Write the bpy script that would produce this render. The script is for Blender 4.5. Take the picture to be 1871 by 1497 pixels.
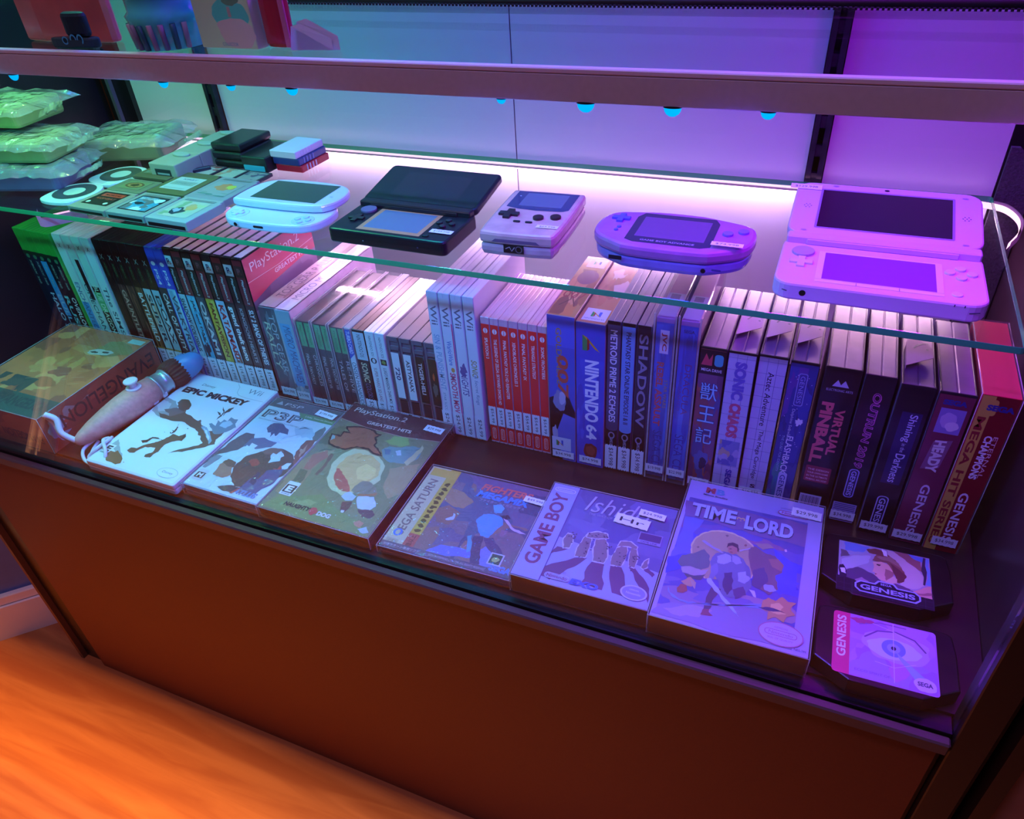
import bpy, bmesh, math, random
from mathutils import Vector, Matrix

# ------------------------------------------------------------------ scene clearing
for o in list(bpy.data.objects):
    bpy.data.objects.remove(o, do_unlink=True)
SC = bpy.context.scene
COL = SC.collection

# ------------------------------------------------------------------ camera
cam_data = bpy.data.cameras.new('camera')
cam_data.sensor_width = 36.0
cam_data.lens = 1357.0 / 1871.0 * 36.0
cam_data.clip_start = 0.01
cam = bpy.data.objects.new('camera', cam_data)
COL.objects.link(cam)
RR = ((0.92160539, 0.38371769, -0.05834583),
      (0.18782072, -0.57246275, -0.79812892),
      (-0.339657, 0.72460136, -0.59965489))
m = Matrix(((RR[0][0], -RR[1][0], -RR[2][0]),
            (RR[0][1], -RR[1][1], -RR[2][1]),
            (RR[0][2], -RR[1][2], -RR[2][2])))
cam.matrix_world = Matrix.Translation((0, 0, 0.552)) @ m.to_4x4()
SC.camera = cam

# ------------------------------------------------------------------ view + world
SC.view_settings.view_transform = 'Standard'
SC.view_settings.look = 'None'
SC.view_settings.gamma = 1.0
SC.view_settings.exposure = 0.0
SC.view_settings.use_curve_mapping = False
world = bpy.data.worlds.new('world')
SC.world = world
world.use_nodes = True
bg = world.node_tree.nodes['Background']
bg.inputs[0].default_value = (0.75, 0.42, 0.62, 1)
bg.inputs[1].default_value = 0.014

# ------------------------------------------------------------------ room lamps
def area_light(name, loc, size, power, color, rot=(0, 0, 0), size_y=None, spread=math.pi):
    d = bpy.data.lights.new(name, 'AREA')
    d.energy = power
    d.color = color
    d.size = size
    if size_y:
        d.shape = 'RECTANGLE'
        d.size_y = size_y
    d.spread = spread
    o = bpy.data.objects.new(name, d)
    o.location = loc
    o.rotation_euler = rot
    COL.objects.link(o)
    return o

# warm ceiling lamp over the aisle
area_light('warm_ceiling_light', (-0.85, 0.47, 2.6), 0.16, 19.0, (1.0, 0.38, 0.04), spread=math.radians(50))
# second warm lamp, over the left end of the aisle
area_light('warm_aisle_light', (-0.95, -0.22, 2.1), 0.25, 4.2, (1.0, 0.30, 0.10), rot=(math.radians(14), 0, 0))
# soft pink-mauve spill from the shop behind the camera
area_light('shop_spill_light', (-0.4, -0.30, 2.25), 0.4, 12.0, (0.72, 0.50, 1.0), rot=(math.radians(14), 0, 0))

# LED row fixed under the shelf rail: (x, y, z, watts, colour)
LED_FRONT = [(-1.00, (0.03, 0.80, 0.50), 0.40), (-0.88, (0.02, 0.65, 0.70), 0.42), (-0.74, (0.01, 0.56, 0.95), 0.60),
             (-0.60, (0.0, 0.50, 1.0), 0.68), (-0.46, (0.01, 0.42, 1.0), 0.60), (-0.32, (0.16, 0.26, 1.0), 0.55),
             (-0.18, (0.14, 0.12, 1.0), 0.48), (-0.05, (0.12, 0.06, 1.0), 0.55), (0.08, (0.40, 0.01, 1.0), 0.48)]
for x, c, p in LED_FRONT:
    area_light('front_led', (x, 0.4125, 0.4395), 0.02, p * 0.90, c, rot=(math.radians(-4), 0, 0))
# LED row under the upper glass
LED_REAR = [(-1.00, (0.15, 1.0, 0.20), 0.65), (-0.86, (0.55, 1.0, 0.15), 0.50), (-0.72, (0.50, 1.0, 0.25), 0.33),
            (-0.58, (0.15, 0.55, 0.9), 0.15), (-0.44, (0.05, 0.25, 1.0), 0.16), (-0.30, (0.75, 0.32, 0.45), 0.14),
            (-0.16, (0.55, 0.02, 1.0), 0.25), (-0.03, (0.60, 0.0, 1.0), 0.6), (0.10, (0.60, 0.0, 1.0), 1.2)]
for x, c, p in LED_REAR:
    area_light('rear_led', (x, 0.60, 0.4515), 0.02, p * 0.34, c, rot=(math.radians(4), 0, 0))
# coloured area lights added high up, without fixtures, to wash the rear panels
for x, c, p in ((-0.95, (0.10, 0.85, 0.35), 2.2), (-0.68, (0.02, 0.60, 0.60), 1.8), (-0.45, (0.0, 0.24, 1.0), 2.4), (-0.22, (0.01, 0.03, 1.0), 2.6), (-0.02, (0.25, 0.0, 1.0), 1.9), (0.14, (0.60, 0.0, 1.0), 2.6)):
    area_light('panel_wash_light', (x, 0.74, 0.97), 0.05, p, c, rot=(math.radians(16), 0, 0))
# the pink strip's throw: down the rear panels, over the tops of the cases, and a little upwards
area_light('pink_strip_down', (-0.41, 0.8555, 0.2315), 1.12, 1.15, (1.0, 0.50, 0.87), rot=(math.radians(20), 0, 0), size_y=0.006)
area_light('pink_strip_forward', (-0.41, 0.8545, 0.2330), 1.12, 2.1, (1.0, 0.50, 0.80), rot=(math.radians(-50), 0, 0), size_y=0.006, spread=math.radians(110))
area_light('pink_strip_up', (-0.41, 0.8585, 0.2480), 1.12, 0.016, (1.0, 0.42, 0.80), rot=(math.radians(150), 0, 0), size_y=0.004)

# ------------------------------------------------------------------ materials
_mats = {}
def lin(c):
    return c / 12.92 if c <= 0.04045 else ((c + 0.055) / 1.055) ** 2.4
def hexc(h):
    return tuple(lin(int(h[i:i + 2], 16) / 255.0) for i in (0, 2, 4))
def mat(h, rough=0.4, metal=0.0, coat=0.0, spec=0.5, noise=0.0, nscale=40.0, bump=0.0, trans=0.0):
    key = (h, rough, metal, coat, spec, noise, nscale, bump, trans)
    if key in _mats:
        return _mats[key]
    ma = bpy.data.materials.new('paint_' + h)
    ma.use_nodes = True
    nt = ma.node_tree
    b = nt.nodes['Principled BSDF']
    c = hexc(h)
    b.inputs['Base Color'].default_value = (*c, 1)
    b.inputs['Roughness'].default_value = rough
    b.inputs['Metallic'].default_value = metal
    b.inputs['Coat Weight'].default_value = coat
    b.inputs['Coat Roughness'].default_value = 0.08
    b.inputs['Specular IOR Level'].default_value = spec
    b.inputs['Transmission Weight'].default_value = trans
    if noise or bump:
        tc = nt.nodes.new('ShaderNodeTexCoord')
        nz = nt.nodes.new('ShaderNodeTexNoise')
        nz.inputs['Scale'].default_value = nscale
        nz.inputs['Detail'].default_value = 5
        nt.links.new(tc.outputs['Object'], nz.inputs['Vector'])
        if noise:
            rp = nt.nodes.new('ShaderNodeValToRGB')
            rp.color_ramp.elements[0].position = 0.3
            rp.color_ramp.elements[1].position = 0.7
            rp.color_ramp.elements[0].color = (*[v * (1 - noise) for v in c], 1)
            rp.color_ramp.elements[1].color = (*[min(1, v * (1 + noise)) for v in c], 1)
            nt.links.new(nz.outputs['Fac'], rp.inputs['Fac'])
            nt.links.new(rp.outputs['Color'], b.inputs['Base Color'])
        if bump:
            bp = nt.nodes.new('ShaderNodeBump')
            bp.inputs['Strength'].default_value = bump
            bp.inputs['Distance'].default_value = 0.002
            nt.links.new(nz.outputs['Fac'], bp.inputs['Height'])
            nt.links.new(bp.outputs['Normal'], b.inputs['Normal'])
    _mats[key] = ma
    return ma

def clear_mat(name, tint, ior=1.45, rough=0.0, bump=0.0, bscale=30.0, gain=1.0, body=None, bodyfac=0.0):
    """thin clear sheet: transparent + fresnel gloss, optionally with a little milky body"""
    ma = bpy.data.materials.new(name)
    ma.use_nodes = True
    nt = ma.node_tree
    nt.nodes.clear()
    out = nt.nodes.new('ShaderNodeOutputMaterial')
    tr = nt.nodes.new('ShaderNodeBsdfTransparent')
    tr.inputs[0].default_value = (*tint, 1)
    gl = nt.nodes.new('ShaderNodeBsdfGlossy')
    gl.inputs['Roughness'].default_value = rough
    # Schlick reflectance that is the same from both sides of the sheet
    ge = nt.nodes.new('ShaderNodeNewGeometry')
    dt = nt.nodes.new('ShaderNodeVectorMath'); dt.operation = 'DOT_PRODUCT'
    nt.links.new(ge.outputs['Incoming'], dt.inputs[0])
    def mth(op, x, y=None, clamp=False):
        n_ = nt.nodes.new('ShaderNodeMath'); n_.operation = op; n_.use_clamp = clamp
        for i_, q in enumerate((x, y)):
            if q is None: continue
            if isinstance(q, (int, float)): n_.inputs[i_].default_value = q
            else: nt.links.new(q, n_.inputs[i_])
        return n_.outputs[0]
    f0 = ((ior - 1) / (ior + 1)) ** 2
    ab = mth('ABSOLUTE', dt.outputs['Value'])
    pw = mth('POWER', mth('SUBTRACT', 1.0, ab, True), 5.0)
    fac = mth('MULTIPLY', mth('ADD', mth('MULTIPLY', pw, 1 - f0), f0), gain, True)
    mx = nt.nodes.new('ShaderNodeMixShader')
    nt.links.new(fac, mx.inputs[0])
    src = tr.outputs[0]
    if body:
        df = nt.nodes.new('ShaderNodeBsdfDiffuse')
        df.inputs[0].default_value = (*body, 1)
        m0 = nt.nodes.new('ShaderNodeMixShader')
        m0.inputs[0].default_value = bodyfac
        nt.links.new(tr.outputs[0], m0.inputs[1])
        nt.links.new(df.outputs[0], m0.inputs[2])
        src = m0.outputs[0]
    nt.links.new(src, mx.inputs[1])
    nt.links.new(gl.outputs[0], mx.inputs[2])
    nt.links.new(mx.outputs[0], out.inputs[0])
    if bump:
        tc = nt.nodes.new('ShaderNodeTexCoord')
        nz = nt.nodes.new('ShaderNodeTexNoise')
        nz.inputs['Scale'].default_value = bscale
        nz.inputs['Detail'].default_value = 3
        nz.inputs['Distortion'].default_value = 1.5
        bp = nt.nodes.new('ShaderNodeBump')
        bp.inputs['Strength'].default_value = bump
        bp.inputs['Distance'].default_value = 0.004
        nt.links.new(tc.outputs['Object'], nz.inputs['Vector'])
        nt.links.new(nz.outputs['Fac'], bp.inputs['Height'])
        nt.links.new(bp.outputs['Normal'], gl.inputs['Normal'])
        nt.links.new(bp.outputs['Normal'], dt.inputs[1])
    else:
        nt.links.new(ge.outputs['Normal'], dt.inputs[1])
    return ma

def emit_mat(name, color, strength):
    ma = bpy.data.materials.new(name)
    ma.use_nodes = True
    nt = ma.node_tree
    nt.nodes.clear()
    out = nt.nodes.new('ShaderNodeOutputMaterial')
    e = nt.nodes.new('ShaderNodeEmission')
    e.inputs[0].default_value = (*color, 1)
    e.inputs[1].default_value = strength
    nt.links.new(e.outputs[0], out.inputs[0])
    return ma

M_PANE = clear_mat('pane_glass', (0.98, 1.0, 0.99))
M_SHELF = clear_mat('shelf_glass', (0.93, 0.985, 0.96), gain=0.8)
M_EDGE = mat('30b070', 0.15, spec=0.7)
M_CLEAR = clear_mat('clear_plastic', (0.97, 0.97, 0.98), rough=0.05, gain=0.9, body=(0.8, 0.8, 0.85), bodyfac=0.05)
M_RIM = clear_mat('clear_plastic_rim', (0.9, 0.9, 0.93), rough=0.12, body=(0.85, 0.82, 0.86), bodyfac=0.4)
M_WRAP = clear_mat('shrink_wrap', (0.98, 0.98, 0.98), rough=0.06, bump=0.9, bscale=45, gain=1.3, body=(0.8, 0.8, 0.85), bodyfac=0.03)
M_BAG = clear_mat('poly_bag', (0.92, 0.95, 0.93), rough=0.16, bump=1.0, bscale=40, gain=1.6, body=(0.75, 0.78, 0.76), bodyfac=0.22)

# ------------------------------------------------------------------ object helpers
def thing(name, label, cat, loc=(0, 0, 0), rotz=0.0, group=None):
    o = bpy.data.objects.new(name, None)
    o.empty_display_size = 0.01
    o.location = loc
    o.rotation_euler = (0, 0, rotz)
    COL.objects.link(o)
    o['label'] = label
    o['category'] = cat
    if group:
        o['group'] = group
    return o

def obj(name, bm, mats, parent=None, label=None, smooth=False):
    me = bpy.data.meshes.new(name)
    bm.to_mesh(me)
    bm.free()
    if not isinstance(mats, (list, tuple)):
        mats = [mats]
    for x in mats:
        me.materials.append(x)
    if smooth:
        for p in me.polygons:
            p.use_smooth = True
    o = bpy.data.objects.new(name, me)
    COL.objects.link(o)
    if parent:
        o.parent = parent
    if label:
        o['label'] = label
    return o

def tag(o, label, cat, group=None, kind=None):
    o['label'] = label
    o['category'] = cat
    if group:
        o['group'] = group
    if kind:
        o['kind'] = kind
    return o

def box(bm, x0, x1, y0, y1, z0, z1, bev=0.0, seg=1, mi=0, M=None):
    t = bmesh.new()
    vs = [t.verts.new(p) for p in ((x0, y0, z0), (x1, y0, z0), (x1, y1, z0), (x0, y1, z0),
                                   (x0, y0, z1), (x1, y0, z1), (x1, y1, z1), (x0, y1, z1))]
    for f in ((0, 3, 2, 1), (4, 5, 6, 7), (0, 1, 5, 4), (1, 2, 6, 5), (2, 3, 7, 6), (3, 0, 4, 7)):
        t.faces.new([vs[i] for i in f])
    if bev:
        bmesh.ops.bevel(t, geom=list(t.edges), offset=bev, segments=seg, affect='EDGES', profile=0.5)
    merge(bm, t, mi, M)

def merge(bm, t, mi=0, M=None):
    vm = {}
    for v in t.verts:
        vm[v] = bm.verts.new(M @ v.co if M else v.co)
    for f in t.faces:
        try:
            nf = bm.faces.new([vm[v] for v in f.verts])
            nf.material_index = mi
            nf.smooth = f.smooth
        except ValueError:
            pass
    t.free()

def inset_outline(pts, d):
    """move a closed ccw outline inwards by d"""
    n = len(pts)
    out = []
    for i in range(n):
        a = Vector(pts[i - 1]); b = Vector(pts[i]); c = Vector(pts[(i + 1) % n])
        e1 = (b - a); e2 = (c - b)
        if e1.length < 1e-9 or e2.length < 1e-9:
            out.append(tuple(b)); continue
        e1.normalize(); e2.normalize()
        n1 = Vector((-e1.y, e1.x)); n2 = Vector((-e2.y, e2.x))
        nn = n1 + n2
        if nn.length < 1e-6:
            nn = n1
        nn.normalize()
        k = d / max(0.5, nn.dot(n1))
        out.append((b.x + nn.x * k, b.y + nn.y * k))
    return out

def prism(bm, pts, z0, z1, bev=0.0, mi=0, M=None, bot=None, smooth=False):
    """extrude a ccw outline with rounded top and bottom edges"""
    bb = bev if bot is None else bot
    rings = []
    if bb:
        rings += [(inset_outline(pts, bb), z0), (inset_outline(pts, bb * 0.3), z0 + bb * 0.3), (pts, z0 + bb)]
    else:
        rings += [(pts, z0)]
    if bev:
        rings += [(pts, z1 - bev), (inset_outline(pts, bev * 0.3), z1 - bev * 0.3), (inset_outline(pts, bev), z1)]
    else:
        rings += [(pts, z1)]
    vr = []
    for r, z in rings:
        row = []
        for p in r:
            co = Vector((p[0], p[1], z))
            row.append(bm.verts.new(M @ co if M else co))
        vr.append(row)
    n = len(pts)
    for a, b in zip(vr[:-1], vr[1:]):
        for i in range(n):
            j = (i + 1) % n
            f = bm.faces.new([a[i], a[j], b[j], b[i]])
            f.material_index = mi
            f.smooth = smooth
    f = bm.faces.new(list(reversed(vr[0]))); f.material_index = mi
    f = bm.faces.new(vr[-1]); f.material_index = mi

def rrect(x0, x1, y0, y1, r, n=5):
    pts = []
    for cx, cy, a0 in ((x1 - r, y0 + r, -90), (x1 - r, y1 - r, 0), (x0 + r, y1 - r, 90), (x0 + r, y0 + r, 180)):
        for i in range(n + 1):
            a = math.radians(a0 + 90.0 * i / n)
            pts.append((cx + r * math.cos(a), cy + r * math.sin(a)))
    return pts

def circle(cx, cy, r, n=20, ry=None):
    ry = ry or r
    return [(cx + r * math.cos(2 * math.pi * i / n), cy + ry * math.sin(2 * math.pi * i / n)) for i in range(n)]

def smooth_outline(pts, it=2):
    for _ in range(it):
        q = []
        for i in range(len(pts)):
            a = pts[i]; b = pts[(i + 1) % len(pts)]
            q.append((0.75 * a[0] + 0.25 * b[0], 0.75 * a[1] + 0.25 * b[1]))
            q.append((0.25 * a[0] + 0.75 * b[0], 0.25 * a[1] + 0.75 * b[1]))
        pts = q
    return pts

def tube(bm, path, r, n=10, mi=0, cap=True, rs=None):
    rows = []
    P = [Vector(p) for p in path]
    up = Vector((0, 0, 1))
    for i, p in enumerate(P):
        d = (P[min(i + 1, len(P) - 1)] - P[max(i - 1, 0)]).normalized()
        s = d.cross(up)
        if s.length < 1e-3:
            s = d.cross(Vector((1, 0, 0)))
        s.normalize()
        t = s.cross(d).normalized()
        rr = rs[i] if rs else r
        rows.append([bm.verts.new(p + (s * math.cos(2 * math.pi * k / n) + t * math.sin(2 * math.pi * k / n)) * rr) for k in range(n)])
    for a, b in zip(rows[:-1], rows[1:]):
        for k in range(n):
            f = bm.faces.new([a[k], a[(k + 1) % n], b[(k + 1) % n], b[k]])
            f.smooth = True
            f.material_index = mi
    if cap:
        bm.faces.new(list(reversed(rows[0]))).material_index = mi
        bm.faces.new(rows[-1]).material_index = mi

def spline(pts, k=8):
    P = [Vector(p) for p in pts]
    out = []
    for i in range(len(P) - 1):
        p0 = P[max(i - 1, 0)]; p1 = P[i]; p2 = P[i + 1]; p3 = P[min(i + 2, len(P) - 1)]
        for j in range(k):
            t = j / k
            out.append(0.5 * ((2 * p1) + (p2 - p0) * t + (2 * p0 - 5 * p1 + 4 * p2 - p3) * t * t + (3 * p1 - p0 - 3 * p2 + p3) * t ** 3))
    out.append(P[-1])
    return out

# ------------------------------------------------------------------ lettering + printed surfaces
_txt = {}
def text_geo(s, bold=0.0):
    key = (s, bold)
    if key in _txt:
        return _txt[key]
    cu = bpy.data.curves.new('t', 'FONT')
    cu.body = s
    cu.size = 1.0
    cu.resolution_u = 3
    cu.offset = bold
    o = bpy.data.objects.new('t', cu)
    COL.objects.link(o)
    me = bpy.data.meshes.new_from_object(o)
    vs = [tuple(v.co[:2]) for v in me.vertices]
    fs = [tuple(p.vertices) for p in me.polygons]
    bpy.data.objects.remove(o, do_unlink=True)
    bpy.data.curves.remove(cu)
    bpy.data.meshes.remove(me)
    if vs:
        x0 = min(v[0] for v in vs); x1 = max(v[0] for v in vs)
        y0 = min(v[1] for v in vs); y1 = max(v[1] for v in vs)
        w = max(x1 - x0, 1e-6); h = max(y1 - y0, 1e-6)
        vs = [((v[0] - x0) / w - 0.5, (v[1] - y0) / h - 0.5) for v in vs]
    _txt[key] = (vs, fs)
    return _txt[key]

class Print:
    """flat printed sheet; coordinates in millimetres from its lower left corner"""
    STEP = 0.00001
    def __init__(self, o, u, v, lift=0.0002, rough=0.35, coat=0.3):
        self.o = Vector(o); self.u = Vector(u).normalized(); self.v = Vector(v).normalized()
        self.n = self.u.cross(self.v).normalized()
        self.bm = bmesh.new(); self.mats = []; self.k = 0; self.lift = lift
        self.rough = rough; self.coat = coat
    def mi(self, col):
        ma = mat(col, self.rough, coat=self.coat) if isinstance(col, str) else col
        if ma not in self.mats:
            self.mats.append(ma)
        return self.mats.index(ma)
    def pt(self, x, y, k=None):
        return self.o + self.u * (x * 0.001) + self.v * (y * 0.001) + self.n * (self.lift + self.STEP * (self.k if k is None else k))
    def poly(self, pts, col):
        vs = [self.bm.verts.new(self.pt(*p)) for p in pts]
        f = self.bm.faces.new(vs)
        f.normal_update()
        if f.normal.dot(self.n) < 0:
            f.normal_flip()
        f.material_index = self.mi(col)
        self.k += 1
        return self
    def rect(self, x, y, w, h, col):
        return self.poly([(x, y), (x + w, y), (x + w, y + h), (x, y + h)], col)
    def ell(self, cx, cy, rx, ry, col, n=28):
        return self.poly([(cx + rx * math.cos(2 * math.pi * i / n), cy + ry * math.sin(2 * math.pi * i / n)) for i in range(n)], col)
    def rr(self, x, y, w, h, r, col):
        return self.poly(rrect(x, x + w, y, y + h, r, 4), col)
    def wob(self, rnd, amp, n):
        """smoothly wandering radius factors for a closed outline"""
        ks = [(k, rnd.uniform(0.3, 1.0) * amp / (k ** 0.5), rnd.uniform(0, 6.283)) for k in (2, 3, 4, 5, 7, 9)]
        return [1 + 0.62 * sum(q * math.sin(k * 2 * math.pi * i / n + f) for k, q, f in ks) + rnd.uniform(-amp, amp) * 0.12 for i in range(n)]
    def blob(self, cx, cy, rx, ry, col, seed=0, amp=0.25, n=36, rot=0.0):
        rnd = random.Random(seed)
        pts = []
        ca, sa = math.cos(math.radians(rot)), math.sin(math.radians(rot))
        wb = self.wob(rnd, amp, n)
        for i in range(n):
            a = 2 * math.pi * i / n
            x = rx * wb[i] * math.cos(a); y = ry * wb[i] * math.sin(a)
            pts.append((cx + x * ca - y * sa, cy + x * sa + y * ca))
        c = self.bm.verts.new(self.pt(cx, cy))
        vs = [self.bm.verts.new(self.pt(*p)) for p in pts]
        mi = self.mi(col)
        for i in range(n):
            f = self.bm.faces.new([c, vs[i], vs[(i + 1) % n]])
            f.material_index = mi
        self.k += 1
        return self
    def line(self, pts, w, col):
        """stroke through points"""
        mi = self.mi(col)
        P = [Vector(p) for p in pts]
        L = []; Rr = []
        for i, p in enumerate(P):
            d = (P[min(i + 1, len(P) - 1)] - P[max(i - 1, 0)])
            d = d.normalized() if d.length else Vector((1, 0))
            nn = Vector((-d.y, d.x)) * w / 2
            L.append(self.bm.verts.new(self.pt(*(p + nn)))); Rr.append(self.bm.verts.new(self.pt(*(p - nn))))
        for i in range(len(P) - 1):
            f = self.bm.faces.new([Rr[i], Rr[i + 1], L[i + 1], L[i]])
            f.material_index = mi
        self.k += 1
        return self
    def text(self, s, cx, cy, w, h, col, rot=0.0, bold=0.0, shear=0.0):
        vs, fs = text_geo(s, bold)
        if not fs:
            return self
        ca, sa = math.cos(math.radians(rot)), math.sin(math.radians(rot))
        mi = self.mi(col)
        nv = []
        for x, y in vs:
            X = x * w + y * h * shear; Y = y * h
            nv.append(self.bm.verts.new(self.pt(cx + X * ca - Y * sa, cy + X * sa + Y * ca)))
        for f in fs:
            try:
                nf = self.bm.faces.new([nv[i] for i in f])
                nf.material_index = mi
                nf.normal_update()
                if nf.normal.dot(self.n) < 0:
                    nf.normal_flip()
            except ValueError:
                pass
        self.k += 1
        return self
    def art(self, x, y, w, h, cols, seed, n=22, amp=0.35, smin=0.08, smax=0.28):
        """scatter of irregular colour patches clipped to a window"""
        rnd = random.Random(seed)
        for i in range(n):
            c = cols[rnd.randrange(len(cols))]
            rx = w * rnd.uniform(smin, smax); ry = h * rnd.uniform(smin, smax)
            cx = x + rnd.uniform(0.0, 1.0) * w; cy = y + rnd.uniform(0.0, 1.0) * h
            k = 22
            wb = self.wob(rnd, amp, k)
            pts = []
            for j in range(k):
                a = 2 * math.pi * j / k
                q = wb[j]
                pts.append((min(x + w, max(x, cx + rx * q * math.cos(a))), min(y + h, max(y, cy + ry * q * math.sin(a)))))
            mi = self.mi(c)
            c0 = self.bm.verts.new(self.pt(min(x + w, max(x, cx)), min(y + h, max(y, cy))))
            vs = [self.bm.verts.new(self.pt(*p)) for p in pts]
            for j in range(k):
                try:
                    f = self.bm.faces.new([c0, vs[j], vs[(j + 1) % k]])
                    f.material_index = mi
                except ValueError:
                    pass
            self.k += 0.5
        self.k += 1
        return self
    def finish(self, name, parent, label=None):
        return obj(name, self.bm, self.mats, parent, label)

def front(parent_origin=(0, 0, 0), lift=0.0002, **k):
    return Print(parent_origin, (1, 0, 0), (0, 0, 1), lift, **k)
def top(origin, lift=0.0002, **k):
    return Print(origin, (1, 0, 0), (0, 1, 0), lift, **k)

STICK = 'dfe6f2'
def sticker(parent, origin, u, v, w, h, s, lift=0.0014, rot=0, name='price_sticker'):
    """notched-edge price label"""
    P = Print(origin, u, v, lift, rough=0.5, coat=0.0)
    n = 9
    pts = [(0, 0)]
    for i in range(n):
        pts.append((w * (i + 0.5) / n, 0 if i % 2 else h * 0.05))
    pts += [(w, 0), (w, h)]
    for i in range(n):
        pts.append((w * (1 - (i + 0.5) / n), h if i % 2 else h * 0.95))
    pts.append((0, h))
    P.poly(pts, STICK)
    if rot == 0:
        P.text(s, w / 2, h / 2, w * 0.72, h * 0.42, '30343c')
    else:
        P.text(s, w / 2, h / 2, h * 0.74, w * 0.42, '30343c', rot=rot)
    return P.finish(name, parent)

# ------------------------------------------------------------------ the setting
ORD = ['first', 'second', 'third', 'fourth', 'fifth', 'sixth', 'seventh', 'eighth', 'ninth', 'tenth']
FZ = -0.491

def wood_mat(name, c1, c2, scale, rough=0.35, rotz=0.0):
    ma = bpy.data.materials.new(name)
    ma.use_nodes = True
    nt = ma.node_tree
    b = nt.nodes['Principled BSDF']
    tc = nt.nodes.new('ShaderNodeTexCoord')
    mp = nt.nodes.new('ShaderNodeMapping')
    mp.inputs['Scale'].default_value = scale
    mp.inputs['Rotation'].default_value = (0, 0, rotz)
    n1 = nt.nodes.new('ShaderNodeTexNoise')
    n1.inputs['Scale'].default_value = 3.0
    n1.inputs['Detail'].default_value = 7
    n1.inputs['Distortion'].default_value = 1.2
    wv = nt.nodes.new('ShaderNodeTexWave')
    wv.wave_type = 'RINGS'
    wv.inputs['Scale'].default_value = 0.5
    wv.inputs['Distortion'].default_value = 9.0
    wv.inputs['Detail'].default_value = 4
    mx = nt.nodes.new('ShaderNodeMath'); mx.operation = 'ADD'
    ml = nt.nodes.new('ShaderNodeMath'); ml.operation = 'MULTIPLY'; ml.inputs[1].default_value = 0.5
    rp = nt.nodes.new('ShaderNodeValToRGB')
    rp.color_ramp.elements[0].position = 0.22
    rp.color_ramp.elements[1].position = 0.62
    rp.color_ramp.elements[0].color = (*hexc(c1), 1)
    rp.color_ramp.elements[1].color = (*hexc(c2), 1)
    L = nt.links.new
    L(tc.outputs['Object'], mp.inputs['Vector'])
    L(mp.outputs[0], n1.inputs['Vector']); L(mp.outputs[0], wv.inputs['Vector'])
    mw = nt.nodes.new('ShaderNodeMath'); mw.operation = 'MULTIPLY'; mw.inputs[1].default_value = 0.3
    L(wv.outputs['Fac'], mw.inputs[0])
    L(n1.outputs['Fac'], mx.inputs[0]); L(mw.outputs[0], mx.inputs[1])
    L(mx.outputs[0], ml.inputs[0]); L(ml.outputs[0], rp.inputs['Fac'])
    L(rp.outputs['Color'], b.inputs['Base Color'])
    b.inputs['Roughness'].default_value = rough
    return ma

def structure(name, bm, m_, label=None):
    o = obj(name, bm, m_)
    o['kind'] = 'structure'
    if label:
        o['label'] = label
    return o

bm = bmesh.new(); box(bm, -3.5, 2.5, -2.6, 2.0, FZ - 0.05, FZ)
structure('floor', bm, wood_mat('floor_wood', '9a5a34', 'c08450', (1.6, 16.0, 1.0), 0.38, rotz=math.radians(-8)))
# angled wall to the left of the cabinet, with its white baseboard
Mw = Matrix.Translation((-1.182, 0.363, 0)) @ Matrix.Rotation(math.radians(45), 4, 'Z')
bm = bmesh.new(); box(bm, -1.6, 0.19, 0.016, 0.10, FZ, 2.2, M=Mw)
structure('wall_left', bm, mat('6c80c0', 0.8, noise=0.08))
bm = bmesh.new(); box(bm, -1.6, 0.19, 0.0, 0.015, FZ, FZ + 0.072, M=Mw); box(bm, -1.6, 0.19, 0.004, 0.015, FZ + 0.0725, FZ + 0.092, 0.002, M=Mw)
structure('baseboard_left', bm, mat('f4f0f8', 0.45))
bm = bmesh.new(); box(bm, -3.5, 2.5, 1.2, 1.28, FZ, 2.4)
structure('wall_back', bm, mat('2c2530', 0.8))
bm = bmesh.new(); box(bm, -3.5, 2.5, -2.7, -2.6, FZ, 2.4)
structure('wall_front', bm, mat('4a3c40', 0.8, noise=0.1))

# ------------------------------------------------------------------ display cabinet
cab = thing('display_cabinet', 'long dark brown display cabinet with a glass front and pale backlit rear panels', 'display cabinet', (-0.42, 0.62, FZ))
def cpart(name, f, m_, label=None, smooth=False):
    b = bmesh.new(); f(b)
    o = obj(name, b, m_, None, label, smooth)
    o.parent = cab
    o.matrix_parent_inverse = Matrix.Translation((0.42, -0.62, -FZ))
    return o
M_BROWN = mat('2a1a16', 0.42, noise=0.06, nscale=300)
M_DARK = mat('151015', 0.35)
cpart('deck', lambda b: box(b, -1.06, 0.187, 0.412, 0.868, -0.03, 0.0), mat('20141a', 0.4, noise=0.12, nscale=120))
cpart('front_panel', lambda b: box(b, -0.966, 0.158, 0.392, 0.41, FZ, -0.0205), mat('703624', 0.5, noise=0.05, nscale=400))
cpart('front_ledge', lambda b: box(b, -1.008, 0.163, 0.3865, 0.3955, -0.020, -0.006, 0.0015), mat('5a4850', 0.35))
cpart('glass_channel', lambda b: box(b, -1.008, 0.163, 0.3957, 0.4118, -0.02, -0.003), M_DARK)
cpart('side_stile', lambda b: box(b, -1.017, -1.010, 0.390, 0.412, FZ, 0.9995), mat('6a4634', 0.5))
cpart('shadow_gap_fill', lambda b: box(b, -1.0095, -0.9665, 0.398, 0.410, FZ, -0.0205), M_DARK)  # black strip put in the gap, its shade given as colour
cpart('corner_post', lambda b: (box(b, 0.164, 0.188, 0.390, 0.412, FZ, 0.9995, 0.001), box(b, 0.1585, 0.1635, 0.399, 0.41, FZ, -0.0205)), M_BROWN)
cpart('glass_pane', lambda b: box(b, -1.0095, 0.1635, 0.3960, 0.3995, -0.0028, 0.9995), M_PANE)
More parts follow.
